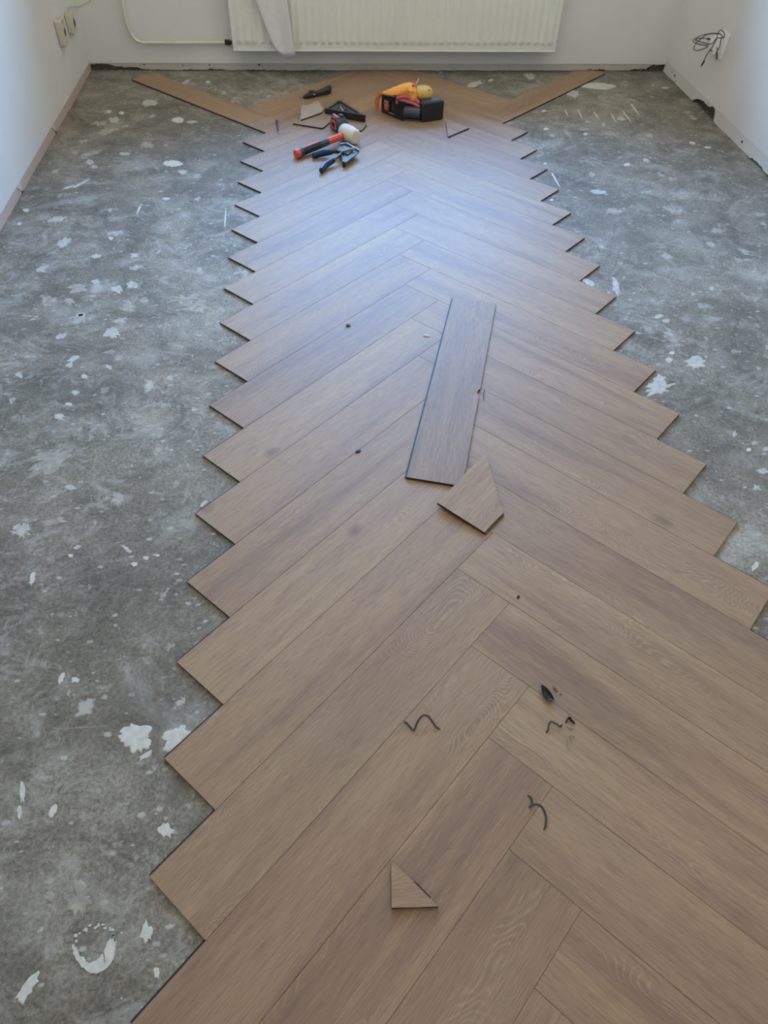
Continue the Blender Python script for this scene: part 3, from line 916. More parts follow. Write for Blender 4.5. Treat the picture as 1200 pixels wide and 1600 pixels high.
offcut('plank_offcut', trap, math.atan2(0.177, 0.154), 'four-sided pointed board offcut leaning on the lower corner of the loose plank', 'offcut',
       z=ZT + 0.0754 * T / 0.1337 + 0.0007, tilt=tilt_trap, tongue=((0.0368, -2.9116), (-0.0237, -2.9744), 0.004))
tri = [(-0.3199, -3.7165), (-0.3254, -3.7938), (-0.2458, -3.7977)]
TRI = offcut('triangle_offcut', tri, 0.0, 'small right-angled triangular board offcut in the foreground', 'offcut', tongue=((-0.2585, -3.7835), (-0.2840, -3.7550), 0.0030), tmat='edge')
offcut('plank_offcut', [(-0.4711, -0.1068), (-0.4715, -0.3022), (-0.368, -0.208), (-0.354, -0.165), (-0.3824, -0.0449), (-0.43, -0.108)], 0.9, 'pale pointed board offcut between the utility knife and the black square', 'offcut', z=ZT + T, top='offcut_bright')
offcut('plank_offcut', [(-0.5089, -0.3263), (-0.367, -0.388), (-0.3006, -0.2541), (-0.36, -0.17), (-0.44, -0.20)], -0.4, 'board offcut with dark edges in front of the black square, beside the tape measure', 'offcut')
offcut('plank_offcut', [(0.2436, -0.309), (0.2298, -0.5009), (0.3495, -0.3919)], -0.75, 'triangular board offcut with dark edges right of the black tool holder', 'offcut')

# ------------------------------------------------------------------ shavings and crumbs


def ribbon(name, pts, width, th, mat, label, cat, group=None, lean=0.5):
    """thin curled strip standing on edge along a path (x, y, z = its foot height)"""
    P = smooth_path(pts, 5)
    base = Vector((P[0].x, P[0].y, ZT))
    mb = MB()
    rings = []
    for i, p in enumerate(P):
        t = (P[min(i + 1, len(P) - 1)] - P[max(i - 1, 0)])
        t.z = 0
        t.normalize()
        nn = Vector((-t.y, t.x, 0))
        e = min(1.0, i / 3, (len(P) - 1 - i) / 3)
        w_ = width * (0.35 + 0.65 * e)
        up = (Vector((0, 0, 1)) + nn * lean).normalized() * w_
        q = p - base
        rings.append([q - nn * th, q + nn * th, q + nn * th + up, q - nn * th + up])
    mb.loft(rings)
    o = mb.build(name, mat, smooth=True, loc=base)
    return tag(o, label, cat, group)


G_SH = 'shavings on the laid floor'
c1 = [(-0.2731, -3.4605), (-0.2681, -3.4623), (-0.2623, -3.4695), (-0.2566, -3.4767), (-0.2515, -3.477), (-0.245, -3.4652), (-0.2375, -3.456), (-0.2305, -3.4523), (-0.2229, -3.4542), (-0.2161, -3.463), (-0.2085, -3.4745), (-0.20, -3.4792)]
h1 = [.004, .003, .001, .0005, .001, .005, .009, .010, .009, .005, .001, .0005]
ribbon('vinyl_shaving', [(x, y, ZT + h) for (x, y), h in zip(c1, h1)], 0.0042, 0.0005, 'shaving', 'wavy grey vinyl shaving shaped like a letter M', 'shaving', G_SH, 0.8)
c2 = [(-0.0523, -3.62), (-0.0478, -3.6276), (-0.0486, -3.637), (-0.0547, -3.6425), (-0.0446, -3.6409), (-0.0364, -3.6426), (-0.0308, -3.6501), (-0.0292, -3.6642), (-0.0321, -3.6766), (-0.0362, -3.6843)]
ribbon('vinyl_shaving', [(x, y, ZT + 0.0006 + (0.004 if 3 < i < 8 else 0)) for i, (x, y) in enumerate(c2)], 0.0042, 0.0005, 'shaving', 'hook-shaped curled grey vinyl shaving, nearest on the right', 'shaving', G_SH, 0.8)
c3 = [(0.0114, -3.5002), (0.0181, -3.4939), (0.0239, -3.4805), (0.0337, -3.4839), (0.0428, -3.4901), (0.0497, -3.4836)]
ribbon('vinyl_shaving', [(x, y, ZT + 0.0006 + (0.003 if i in (2, 3) else 0)) for i, (x, y) in enumerate(c3)], 0.0038, 0.0005, 'shaving', 'bent grey vinyl shaving at the left of the little heap', 'shaving', G_SH, 0.8)
c4 = [(0.0566, -3.4827), (0.0610, -3.4770), (0.0659, -3.4722), (0.0684, -3.4779), (0.0745, -3.4853)]
ribbon('vinyl_shaving', [(x, y, ZT + 0.0006) for x, y in c4], 0.005, 0.0006, 'black', 'dark crumpled vinyl shaving at the top of the little heap', 'shaving', G_SH, 0.4)
c5 = [(0.0566, -3.4840), (0.0594, -3.4925), (0.0645, -3.4945), (0.0690, -3.4930)]
ribbon('vinyl_shaving', [(x, y, ZT + 0.0006) for x, y in c5], 0.004, 0.0005, 'shaving_pale', 'pale tan shaving in the middle of the little heap', 'shaving', G_SH, 0.9)
c6 = [(0.0489, -3.5389), (0.0525, -3.530), (0.0545, -3.522), (0.0543, -3.5126), (0.0600, -3.5105), (0.0665, -3.5107)]
ribbon('vinyl_shaving', [(x, y, ZT + 0.0006) for x, y in c6], 0.0045, 0.0005, 'shaving_pale', 'pale curved shaving at the bottom of the little heap', 'shaving', G_SH, 0.9)
ribbon('vinyl_shaving', [(0.0757, -2.4104, ZT + .003), (0.0700, -2.425, ZT + .0006), (0.066, -2.445, ZT + .0006), (0.064, -2.4611, ZT + .001)], 0.003, 0.0006, 'shaving', 'thin grey sliver beside the chipped edge of the loose plank', 'shaving', None, 0.6)
# black leaf-shaped chip: a shallow curved shell
leaf = [(0.0232, -3.3974), (0.0293, -3.4008), (0.0366, -3.4101), (0.0429, -3.4295), (0.0379, -3.4345), (0.0276, -3.4314), (0.0226, -3.418)]
lp = smooth_path([(x, y, 0) for x, y in leaf + [leaf[0]]], 4)[:-1]
lc = Vector((sum(p.x for p in lp) / len(lp), sum(p.y for p in lp) / len(lp), 0))
mb = MB()
n = len(lp)
for s_, z in ((1.0, 0.0085), (0.8, 0.0042), (0.45, 0.0014), (0.4, 0.0004), (0.82, 0.0032), (1.03, 0.0085)):
    mb.v += [((p.x - lc.x) * s_, (p.y - lc.y) * s_, z) for p in lp]
for a in range(5):
    mb.f += [(a * n + i, a * n + (i + 1) % n, (a + 1) * n + (i + 1) % n, (a + 1) * n + i) for i in range(n)]
mb.f += [tuple(range(2 * n, 3 * n)), tuple(range(3 * n, 4 * n))]
mb.m = [0] * len(mb.f)
tag(mb.build('vinyl_chip', 'black', smooth=True, loc=(lc.x, lc.y, ZT)), 'black leaf-shaped curved vinyl chip on the brown planks', 'chip')


def crumb(x, y, r, mat, label, cat, seed, ang=0.0, stretch=1.6, h=0.7):
    rr = random.Random(seed)
    rings = []
    for i, (z, s_) in enumerate(((0.0002, 0.8), (0.35, 1.0), (0.75, 0.8), (1.0, 0.35))):
        ring = []
        for k in range(8):
            a = 2 * math.pi * k / 8
            q = s_ * rr.uniform(0.8, 1.2) * r
            px, py = math.cos(a) * q * stretch, math.sin(a) * q
            ring.append((px * math.cos(ang) - py * math.sin(ang), px * math.sin(ang) + py * math.cos(ang), z * r * h if i else 0.0002))
        rings.append(ring)
    return tag(MB().loft(rings).build('floor_crumb', mat, smooth=True, loc=(x, y, ZT)), label, cat)


crumb(0.0533, -3.405, 0.0035, 'wood_chip', 'small dark brown curl just right of the black leaf-shaped chip', 'crumb', 1, -1.1, 2.4)
crumb(0.0620, -3.4175, 0.002, 'wood_chip', 'tiny brown speck right of the black chip and its curl', 'crumb', 2, 0.5)
crumb(0.0238, -3.1674, 0.0034, 'black_soft', 'tiny black crumb on the plank below the pointed offcut', 'crumb', 3, 0.9)
crumb(-0.321, -2.6595, 0.0055, 'black_soft', 'dark crumb on a plank left of the loose plank', 'crumb', 4, 0.6)
crumb(-0.3196, -2.0521, 0.0065, 'wood_chip', 'small brown pebble on a plank left of the loose plank top', 'crumb', 5, 0.2, 1.2, 1.0)
crumb(-0.0652, -2.1214, 0.0055, 'paint', 'small white chip just left of the loose plank', 'crumb', 6, -0.3, 2.2, 0.7)

# ------------------------------------------------------------------ radiator on the back wall
RX0, RX1, RZ0, RZ1_, RYF = -0.826, 0.944, 0.122, 0.622, YB - 0.10
rad = thing('radiator', 'white ribbed panel radiator hanging under the window', 'radiator', ((RX0 + RX1) / 2, YB - 0.05, RZ0))
pitch, nrib = 0.0402, 43
rx0 = RX0 + 0.022
xs, prof = [], []
per = 10
for i in range(nrib):
    for k in range(per):
        xs.append(rx0 + (i + k / per) * pitch)
        t = k / per
        prof.append(0.5 - 0.5 * math.cos(2 * math.pi * t))
xs.append(rx0 + nrib * pitch)
prof.append(0.0)
zs = [RZ0 + 0.012, RZ0 + 0.030, RZ0 + 0.036, RZ0 + 0.040, RZ0 + 0.044, RZ0 + 0.050, RZ0 + 0.056, RZ0 + 0.062, RZ0 + 0.085, RZ0 + 0.15, RZ1_ - 0.12, RZ1_ - 0.06, RZ1_ - 0.05, RZ1_ - 0.04, RZ1_ - 0.03, RZ1_ - 0.012]
fade = [0, 0, 0.10, 0.45, 0.80, 0.98, 1.0, 0.9, 0.72, 0.70, 0.70, 0.72, 1.0, 0.6, 0, 0]
mb = MB()
mb.v = [(x, RYF - 0.0075 * p * f, z) for z, f in zip(zs, fade) for x, p in zip(xs, prof)]
k = len(xs)
mb.f = [(a * k + i, a * k + i + 1, (a + 1) * k + i + 1, (a + 1) * k + i) for a in range(len(zs) - 1) for i in range(k - 1)]
mb.m = [0] * len(mb.f)
part(mb, 'front_panel', 'radiator', rad, smooth=True, auto=math.radians(60))
mb = MB()      # rim round the panel
mb.loft([[(RX0, RYF + 0.006, RZ0), (RX1, RYF + 0.006, RZ0), (RX1, RYF + 0.006, RZ1_), (RX0, RYF + 0.006, RZ1_)],
         [(RX0 + 0.004, RYF - 0.002, RZ0 + 0.004), (RX1 - 0.004, RYF - 0.002, RZ0 + 0.004), (RX1 - 0.004, RYF - 0.002, RZ1_ - 0.004), (RX0 + 0.004, RYF - 0.002, RZ1_ - 0.004)],
         [(rx0, RYF, RZ0 + 0.012), (rx0 + nrib * pitch, RYF, RZ0 + 0.012), (rx0 + nrib * pitch, RYF, RZ1_ - 0.012), (rx0, RYF, RZ1_ - 0.012)]], caps=False)
part(mb, 'panel_rim', 'radiator', rad)
mb = MB().box((RX0 + 0.001, RYF + 0.0055, RZ0 + 0.0005), (RX0 + 0.003, YB - 0.03, RZ1_))
part(mb, 'side_panel', 'radiator', rad)
mb = MB().box((RX1 - 0.003, RYF + 0.0055, RZ0 + 0.0005), (RX1 - 0.001, YB - 0.03, RZ1_))
part(mb, 'side_panel', 'radiator', rad)
mb = MB().box((RX0 + 0.004, YB - 0.045, RZ0 + 0.01), (RX1 - 0.004, YB - 0.030, RZ1_ - 0.01))
part(mb, 'rear_panel', 'radiator', rad)
mb = MB()
for i in range(60):
    x = RX0 + 0.01 + i * (RX1 - RX0 - 0.02) / 60
    mb.box((x, RYF + 0.01, RZ1_ - 0.004), (x + 0.018, YB - 0.034, RZ1_))
part(mb, 'top_grille', 'radiator', rad)
for x in (-0.55, 0.66):
    part(MB().box((x, YB - 0.03, RZ0 + 0.1), (x + 0.03, YB, RZ0 + 0.45)), 'bracket', 'radiator', rad)
part(MB().lathe([(0, 0.006), (0.006, 0.006), (0.006, 0.009), (0.010, 0.009)], (0.944, YB - 0.06, 0.165), (1, 0, 0), 10), 'vent_plug', 'steel', rad)

# heating pipe: down the wall, round a bend and along to the radiator
pp = [(-1.3735, YB - 0.022, 0.70), (-1.3735, YB - 0.022, 0.36), (-1.3745, YB - 0.022, 0.28), (-1.3735, YB - 0.022, 0.235), (-1.362, YB - 0.022, 0.183), (-1.338, YB - 0.022, 0.152), (-1.305, YB - 0.022, 0.1425), (-1.26, YB - 0.022, 0.142), (-0.9, YB - 0.022, 0.1445), (-0.872, YB - 0.022, 0.1445)]
pipe = thing('heating_pipe', 'cream painted heating pipe bending along the back wall to the radiator', 'pipe', (-1.3735, YB - 0.022, 0.1425))
part(MB().tube(smooth_path(pp, 6), 0.0085, 12), 'pipe', 'pipe', pipe, smooth=True)
mb = MB().lathe([(0, 0.012), (0.004, 0.014), (0.012, 0.014), (0.013, 0.010), (0.018, 0.010), (0.019, 0.014), (0.027, 0.014), (0.030, 0.009), (0.046, 0.009)], (-0.872, YB - 0.022, 0.1445), (1, 0, 0), 10)
part(mb, 'valve', 'black', pipe, smooth=True)
for x in (-1.15,):
    part(MB().box((x, YB - 0.03, 0.134), (x + 0.012, YB, 0.155)), 'pipe_clip', 'pipe', pipe)

# white cloth hanging from the sill in front of the radiator
cl = MB()
NU, NV = 26, 22
for j in range(NV + 1):
    t = j / NV                      # 0 at the sill, 1 at the hem
    z = (WZ0 - 0.01) * (1 - t) + 0.104 * t
    xl = -0.80 * (1 - t) + -0.590 * t
    xr = -0.555 * (1 - t) + -0.492 * t
    for i in range(NU + 1):
        s_ = i / NU
        x = xl + (xr - xl) * s_
        dz = 0.0
        if t > 0.9:
            e = abs(s_ - 0.62) * 1.7
            dz = (t - 0.9) / 0.1 * 0.030 * min(1.3, e * e)
        y = RYF - 0.018 - 0.005 * (1 + math.sin(s_ * 7 + t * 1.0)) * (0.4 + 0.6 * t) - (0.03 * (1 - t) if t < 0.5 else 0.03 * (1 - t))
        cl.v.append((x, y, z + dz))
for j in range(NV):
    for i in range(NU):
        a = j * (NU + 1) + i
        cl.f.append((a, a + 1, a + NU + 2, a + NU + 1))
cl.m = [0] * len(cl.f)
base = Vector((-0.54, RYF - 0.03, 0.104))
cl.v = [(x - base.x, y - base.y, z - base.z) for x, y, z in cl.v]
cloth = cl.build('hanging_cloth', 'cloth', smooth=True, loc=base)
cloth.data.set_sharp_from_angle(angle=math.pi)
sm = cloth.modifiers.new('thickness', 'SOLIDIFY')
sm.thickness = 0.002
tag(cloth, 'white cloth hanging down in front of the left half of the radiator', 'cloth')

# ------------------------------------------------------------------ sockets


def socket_left(y, z, w_, h_, label, group):
    """surface socket on the left wall, face towards +x"""
    t = thing('wall_socket', label, 'socket', (XL, y, z), group)
    mat = Matrix.Translation((XL, y, z)) @ Matrix.Rotation(math.pi / 2, 4, 'Y') @ Matrix.Rotation(0, 4, 'Z')
    part(MB().loft(rbox(h_, w_, 0.032, 0.012, 3, mat)), 'housing', 'beige_plastic', t, smooth=True)
    mb = MB().lathe([(0.0, 0.024), (0.003, 0.0235), (0.003, 0.019), (0.0005, 0.018)], (XL + 0.0318, y, z), (1, 0, 0), 18)
    part(mb, 'socket_ring', 'beige_plastic', t, smooth=True)
    part(MB().lathe([(0.0, 0.018), (0.0012, 0.0175)], (XL + 0.0318, y, z), (1, 0, 0), 16), 'recess', 'graphite', t)
    return t


socket_left(0.062, 0.292, 0.075, 0.112, 'beige surface socket on the left wall, the nearer of two', 'old sockets on the left wall')
socket_left(0.262, 0.280, 0.070, 0.090, 'beige surface socket on the left wall, the one nearer the corner', 'old sockets on the left wall')
cord = [(XL + 0.006, 0.2512, 0.325), (XL + 0.005, 0.285, 0.334), (XL + 0.004, 0.3245, 0.333), (XL + 0.004, 0.3999, 0.320), (XL + 0.004, 0.46, 0.308), (XL + 0.02, YB - 0.005, 0.304), (-1.5798, YB - 0.004, 0.311), (-1.555, YB - 0.004, 0.320), (-1.5383, YB - 0.004, 0.334), (-1.53, YB - 0.004, 0.42), (-1.53, YB - 0.004, 0.86)]
base = Vector((XL + 0.006, 0.2512, 0.325))
tag(MB().tube([p - base for p in smooth_path(cord, 5)], 0.0032, 8).build('electric_cable', 'pipe', smooth=True, loc=base), 'thin pale cord running from the left sockets round the corner', 'cable')

# right wall: socket plate, plugged-in adapter and its tangled black cable
t = thing('wall_socket', 'white double socket plate on the right wall', 'socket', (XR, -0.128, 0.300))
mat = Matrix.Translation((XR, -0.130, 0.302)) @ Matrix.Rotation(-math.pi / 2, 4, 'Y')
part(MB().loft(rbox(0.112, 0.080, 0.014, 0.006, 3, mat)), 'plate', 'white_plastic', t, smooth=True)
for z in (0.326, 0.276):
    part(MB().lathe([(0.0, 0.021), (0.003, 0.0205), (0.003, 0.018), (0.001, 0.0175)], (XR - 0.0138, -0.128, z), (-1, 0, 0), 16), 'socket_ring', 'white_plastic', t, smooth=True)
t = thing('power_adapter', 'white plug-in adapter in the right wall socket', 'adapter', (XR - 0.0165, -0.128, 0.29))
mat = Matrix.Translation((XR - 0.0170, -0.122, 0.298)) @ Matrix.Rotation(-math.pi / 2, 4, 'Y')
part(MB().loft(rbox(0.076, 0.050, 0.034, 0.008, 3, mat)), 'body', 'white_plastic', t, smooth=True)
mat = Matrix.Translation((XR - 0.0510, -0.112, 0.305)) @ Matrix.Rotation(-math.pi / 2, 4, 'Y')
part(MB().loft(rbox(0.040, 0.032, 0.020, 0.006, 3, mat)), 'cap', 'white_plastic', t, smooth=True)
part(MB().box((XR - 0.0525, -0.136, 0.272), (XR - 0.0505, -0.116, 0.276)), 'port', 'black', t)
CX = XR - 0.078
cab = [[[-0.0992, 0.3195], [-0.0533, 0.3081], [-0.0005, 0.2948], [0.0202, 0.2815], [-0.0158, 0.2864], [-0.0805, 0.2945], [-0.1285, 0.3035], [-0.1632, 0.3179], [-0.1908, 0.3389], [-0.2115, 0.3522], [-0.2431, 0.3605], [-0.251, 0.3659], [-0.248, 0.3827], [-0.2152, 0.3863], [-0.198, 0.3698], [-0.184, 0.346], [-0.1778, 0.3241], [-0.1676, 0.2916], [-0.1536, 0.2623], [-0.1377, 0.2342]],
       [[-0.2475, 0.3628], [-0.2286, 0.3689], [-0.2138, 0.3706], [-0.1318, 0.3508], [-0.041, 0.321], [0.0262, 0.2918], [0.0462, 0.2734], [0.0074, 0.2719], [-0.0572, 0.2812], [-0.1147, 0.2921], [-0.0867, 0.2728], [-0.0235, 0.2471], [0.0076, 0.2469], [0.0074, 0.2719], [-0.0195, 0.298], [-0.0647, 0.3261], [-0.133, 0.3496], [-0.2038, 0.3673]],
       [[-0.2458, 0.3646], [-0.2498, 0.3501], [-0.2417, 0.3346], [-0.2342, 0.3145], [-0.2365, 0.3016], [-0.2694, 0.2881], [-0.2648, 0.2754], [-0.243, 0.2806], [-0.2213, 0.2928], [-0.2384, 0.3066], [-0.236, 0.3196]]]
t = thing('charging_cable', 'tangled thin black charging cable hanging from the right wall socket', 'cable', (CX, -0.12, 0.30))
for i, c in enumerate(cab):
    P = [(CX + 0.006 * math.sin(q * 1.3 + i * 2), y, z) for q, (y, z) in enumerate(c)]
    part(MB().tube(smooth_path(P, 5), 0.0021, 6), 'cable', 'black', t, smooth=True)
part(MB().tube([(CX, -0.1377, 0.2342), (CX, -0.134, 0.227), (CX, -0.127, 0.212), (CX, -0.124, 0.206)], [0.0030, 0.0048, 0.0048, 0.003], 8, flat=(1, 0.7)), 'plug', 'black', t, smooth=True)
part(MB().tube([(CX, -0.124, 0.206), (CX, -0.121, 0.199)], 0.0028, 6, flat=(1, 0.6)), 'plug_tip', 'steel', t)
part(MB().tube([(CX, -0.092, 0.3165), (CX, -0.100, 0.319), (CX, -0.118, 0.3235), (CX, -0.124, 0.325)], [0.0030, 0.0046, 0.0046, 0.003], 8), 'plug', 'black', t, smooth=True)

# ------------------------------------------------------------------ tools on the flooring
# pencil
a, b = Vector((-0.5906, -0.2791, ZT)), Vector((-0.5783, -0.439, ZT))
t = thing('pencil', 'short dark blue pencil lying alone at the left of the tools', 'pencil', a)
dv = (b - a).normalized()
z = Vector((0, 0, 0.0042))
part(MB().tube([a + z, a + z + dv * 0.146], 0.0042, 6), 'shaft', 'blue_dark', t)
part(MB().tube([a + z + dv * 0.146, a + z + dv * 0.158], [0.0040, 0.0016], 6), 'sharpened_tip', 'shaving_pale', t)
part(MB().tube([a + z + dv * 0.158, a + z + dv * 0.163], [0.0016, 0.0003], 6), 'lead', 'black', t)
part(MB().tube([a + z - dv * 0.003, a + z], [0.003, 0.0042], 6), 'end_cap', 'white_plastic', t)

# utility knife
tip, end = Vector((-0.459, 0.012, ZT)), Vector((-0.312, 0.093, ZT))
dv = (end - tip).normalized()
sd = Vector((dv.y, -dv.x, 0))
Lk = (end - tip).length
t = thing('utility_knife', 'black utility knife with its blade out, farthest of the tools', 'knife', tip)
rings = []
for s_, w_, z0, h_ in ((0.0, 0.004, 0.008, 0.008), (0.06, 0.009, 0.004, 0.017), (0.18, 0.012, 0.002, 0.025), (0.36, 0.013, 0.002, 0.029), (0.5, 0.012, 0.003, 0.027), (0.68, 0.013, 0.003, 0.031), (0.85, 0.015, 0.002, 0.039), (0.95, 0.014, 0.003, 0.041), (1.0, 0.009, 0.008, 0.034)):
    c = tip + dv * (Lk * s_)
    ring = []
    for k in range(12):
        an = 2 * math.pi * k / 12
        ring.append(c + sd * (w_ * math.cos(an)) + Vector((0, 0, z0 + h_ / 2 + h_ / 2 * math.sin(an))))
    rings.append(ring)
part(MB().loft(rings), 'handle', 'black', t, smooth=True, auto=math.radians(60))
part(MB().prism(ccw([(0, 0), (0.024, 0.0), (0.024, 0.012), (0.010, 0.012)]), -0.0004, 0.0004, mat=Matrix.Translation(tip - dv * 0.022 + Vector((0, 0, 0.005))) @ Matrix.Rotation(math.atan2(dv.y, dv.x), 4, 'Z') @ Matrix.Rotation(math.pi / 2, 4, 'X')), 'blade', 'steel', t)
c = tip + dv * (Lk * 0.30) + Vector((0, 0, 0.0305))
part(MB().loft(rbox(0.030, 0.012, 0.006, 0.003, 2, Matrix.Translation(c) @ Matrix.Rotation(math.atan2(dv.y, dv.x), 4, 'Z'))), 'slider', 'graphite', t)
c = tip + dv * (Lk * 0.36) + sd * 0.0125 + Vector((0, 0, 0.016))
part(MB().loft(rbox(0.012, 0.003, 0.004, 0.001, 1, Matrix.Translation(c) @ Matrix.Rotation(math.atan2(dv.y, dv.x), 4, 'Z'))), 'screw', 'marking', t)

# rafter square: fence along the base, triangular plate rising from the floor to the fence
B0, B1, AP = Vector((-0.3503, -0.2028, ZT)), Vector((-0.1568, -0.2967, ZT)), Vector((-0.2732, -0.0275, ZT))
t = thing('rafter_square', 'black plastic triangular carpenter square lying behind the tape measure', 'square', B0)
bd = (B1 - B0).normalized()
bn = Vector((-bd.y, bd.x, 0))
ang = math.atan2(bd.y, bd.x)
Lb = (B1 - B0).length
part(MB().box((0, -0.004, 0.0), (Lb, 0.010, 0.032), mat=Matrix.Translation(B0) @ Matrix.Rotation(ang, 4, 'Z')), 'fence', 'black', t)
Pt = lambda f, g: B0 + (B1 - B0) * f + (AP - B0) * g + Vector((0, 0, 0.018 * (1 - g) + 0.002))
def bar(p, q, w_, h_, mb):
    d_ = (q - p).normalized()
    s2 = d_.cross(Vector((0, 0, 1))).normalized()
    u = Vector((0, 0, h_))
    rings = [[x - s2 * w_, x + s2 * w_, x + s2 * w_ + u, x - s2 * w_ + u] for x in (p, q)]
    mb.loft(rings)
mb = MB()
tri3 = [Pt(0.02, 0.02), Pt(0.97, 0.02), Pt(0.02, 0.98)]
inn3 = [Pt(0.20, 0.20), Pt(0.55, 0.20), Pt(0.20, 0.55)]
up = Vector((0, 0, 0.004))
for i in range(3):
    j = (i + 1) % 3
    mb.loft([[tri3[i], inn3[i], inn3[i] + up, tri3[i] + up], [tri3[j], inn3[j], inn3[j] + up, tri3[j] + up]])
part(mb, 'plate', 'graphite', t)
mb = MB()
bar(Pt(0.03, 0.03), Pt(0.03, 0.96), 0.005, 0.009, mb)
bar(Pt(0.95, 0.03), Pt(0.03, 0.96), 0.006, 0.009, mb)
part(mb, 'rim', 'black', t)
mb = MB()
bar(Pt(0.18, 0.17), Pt(0.37, 0.38), 0.012, 0.004, mb)
part(mb, 'web', 'graphite', t)
mb = MB()
bar(Pt(0.40, 0.18) + Vector((0, 0, 0.001)), Pt(0.20, 0.52) + Vector((0, 0, 0.001)), 0.003, 0.005, mb)
part(mb, 'pale_scale', 'marking', t)

# tape measure with its wrist strap
tc = Vector((-0.290, -0.395, ZT))
t = thing('tape_measure', 'black and red tape measure with a wrist strap beside the mallet head', 'tape measure', tc)
R = Matrix.Translation(tc) @ Matrix.Rotation(math.radians(-62), 4, 'Z')
prof = [(-0.036, 0.0), (0.036, 0.0), (0.039, 0.010), (0.038, 0.040), (0.030, 0.057), (0.014, 0.064), (-0.012, 0.064), (-0.030, 0.055), (-0.038, 0.038), (-0.039, 0.010)]
def side_loft(prof, y0, y1, sc0=1.0):
    cx = sum(p[0] for p in prof) / len(prof)
    cz = sum(p[1] for p in prof) / len(prof)
    rings = []
    for y, s_ in ((y0, 0.88), (y0 + 0.006, 1.0), (y1 - 0.006, 1.0), (y1, 0.88)):
        rings.append([R @ Vector((cx + (x - cx) * s_, y, max(0.0, cz + (z - cz) * s_))) for x, z in prof])
    return rings
part(MB().loft(side_loft(prof, -0.026, 0.026)), 'case', 'graphite', t, smooth=True)
pr2 = [(x * 0.66, 0.032 + (z - 0.032) * 0.62) for x, z in prof]
for y0, y1 in ((-0.0285, -0.0255),):
    part(MB().loft([[R @ Vector((x, y, z)) for x, z in pr2] for y in (y0, y1)]), 'red_panel', 'rose_red', t)
    part(MB().loft([[R @ Vector((x * 0.55, y - 0.0012, 0.030 + (z - 0.032) * 0.5)) for x, z in pr2] for y in (y0, y1)]), 'black_badge', 'black', t)
part(MB().loft(rbox(0.05, 0.014, 0.006, 0.004, 2, R @ Matrix.Translation((-0.004, -0.012, 0.062)))), 'red_top', 'rose_red', t)
part(MB().loft(rbox(0.028, 0.022, 0.008, 0.005, 2, R @ Matrix.Translation((0.006, 0.012, 0.062)))), 'lock_button', 'black', t)
mb = MB().tube(smooth_path([(-0.262, -0.372, 0.045), (-0.245, -0.372, 0.030), (-0.2199, -0.410, 0.013), (-0.200, -0.425, 0.010), (-0.178, -0.410, 0.010), (-0.158, -0.372, 0.013), (-0.1546, -0.362, 0.018)], 5), 0.0042, 6, flat=(0.5, 1))
part(mb, 'wrist_strap', 'black', t, smooth=True)

# mallet
E0, N0 = Vector((-0.4945, -0.7244, ZT + 0.019)), Vector((-0.2700, -0.5480, ZT + 0.034))
t = thing('rubber_mallet', 'mallet with white rubber head and orange-red and black handle', 'mallet', (E0.x, E0.y, ZT))
dv = (N0 - E0)
Lh = dv.length
dv.normalize()
sd = dv.cross(Vector((0, 0, 1))).normalized()
up = sd.cross(dv).normalized()
def hsec(s0, s1, w0, w1, name, mat, top=None):
    rings = []
    for s_, w_ in ((s0, w0), (s1, w1)):
        c = E0 + dv * (Lh * s_)
        rings.append([c + sd * (math.cos(q) * w_) + up * (math.sin(q) * w_ * 1.12) for q in [math.pi / 8 + 2 * math.pi * k / 8 for k in range(8)]])
    o = part(MB().loft(rings), name, mat, t)
    return o
hsec(0.0, 0.075, 0.0175, 0.0180, 'end_cap', 'orange_red')
hsec(0.075, 0.14, 0.0165, 0.0160, 'grip', 'graphite')
hsec(0.14, 0.50, 0.0155, 0.0145, 'grip', 'black_soft')
hsec(0.50, 0.66, 0.0148, 0.0140, 'collar', 'graphite')
hsec(0.66, 0.985, 0.0138, 0.0130, 'shaft', 'orange_red')
hsec(0.985, 1.03, 0.0120, 0.0120, 'neck', 'black')
rings = []
for s_ in (0.15, 0.49):      # red inlay on the upper side of the grip
    c = E0 + dv * (Lh * s_) + up * 0.0155 - sd * 0.002
    rings.append([c - sd * 0.006, c + sd * 0.006, c + sd * 0.005 + up * 0.002, c - sd * 0.005 + up * 0.002])
part(MB().loft(rings), 'red_inlay', 'rose_red', t)
hc = Vector((-0.2440, -0.5390, ZT + 0.0365))
hd = Vector((0.52, -0.85, 0.0)).normalized()
part(MB().lathe([(-0.052, 0.027), (-0.048, 0.031), (-0.03, 0.0345), (0.0, 0.0360), (0.03, 0.0345), (0.048, 0.031), (0.052, 0.027)], hc, hd, 24), 'head', 'rubber_white', t, smooth=True)
part(MB().lathe([(0.0515, 0.0255), (0.0535, 0.024)], hc, hd, 24), 'striking_face', 'rubber_white', t, smooth=True)

# angle shears: two blue handles, steel arms, anvil plate and blade
t = thing('angle_shears', 'blue-handled steel angle shears lying open in front of the mallet', 'shears', (-0.30, -0.75, ZT))
PV = Vector((-0.287, -0.742, ZT + 0.030))
def grip(a, b, mid, name='handle'):
    a, b, mid = Vector(a), Vector(b), Vector(mid)
    P = smooth_path([a, mid, b], 5)
    n = len(P)
    part(MB().tube(P, [0.0105 + 0.0035 * math.sin(math.pi * (0.15 + 0.8 * i / (n - 1))) for i in range(n)], 10, flat=(0.8, 1.1)), name, 'blue', t, smooth=True)
    part(MB().tube([a - (b - a).normalized() * 0.004, a + (b - a).normalized() * 0.002], [0.009, 0.0115], 10, flat=(0.8, 1.1)), 'grip_end', 'black_soft', t, smooth=True)
grip((-0.418, -0.727, ZT + 0.014), (-0.330, -0.716, ZT + 0.026), (-0.372, -0.712, ZT + 0.020))
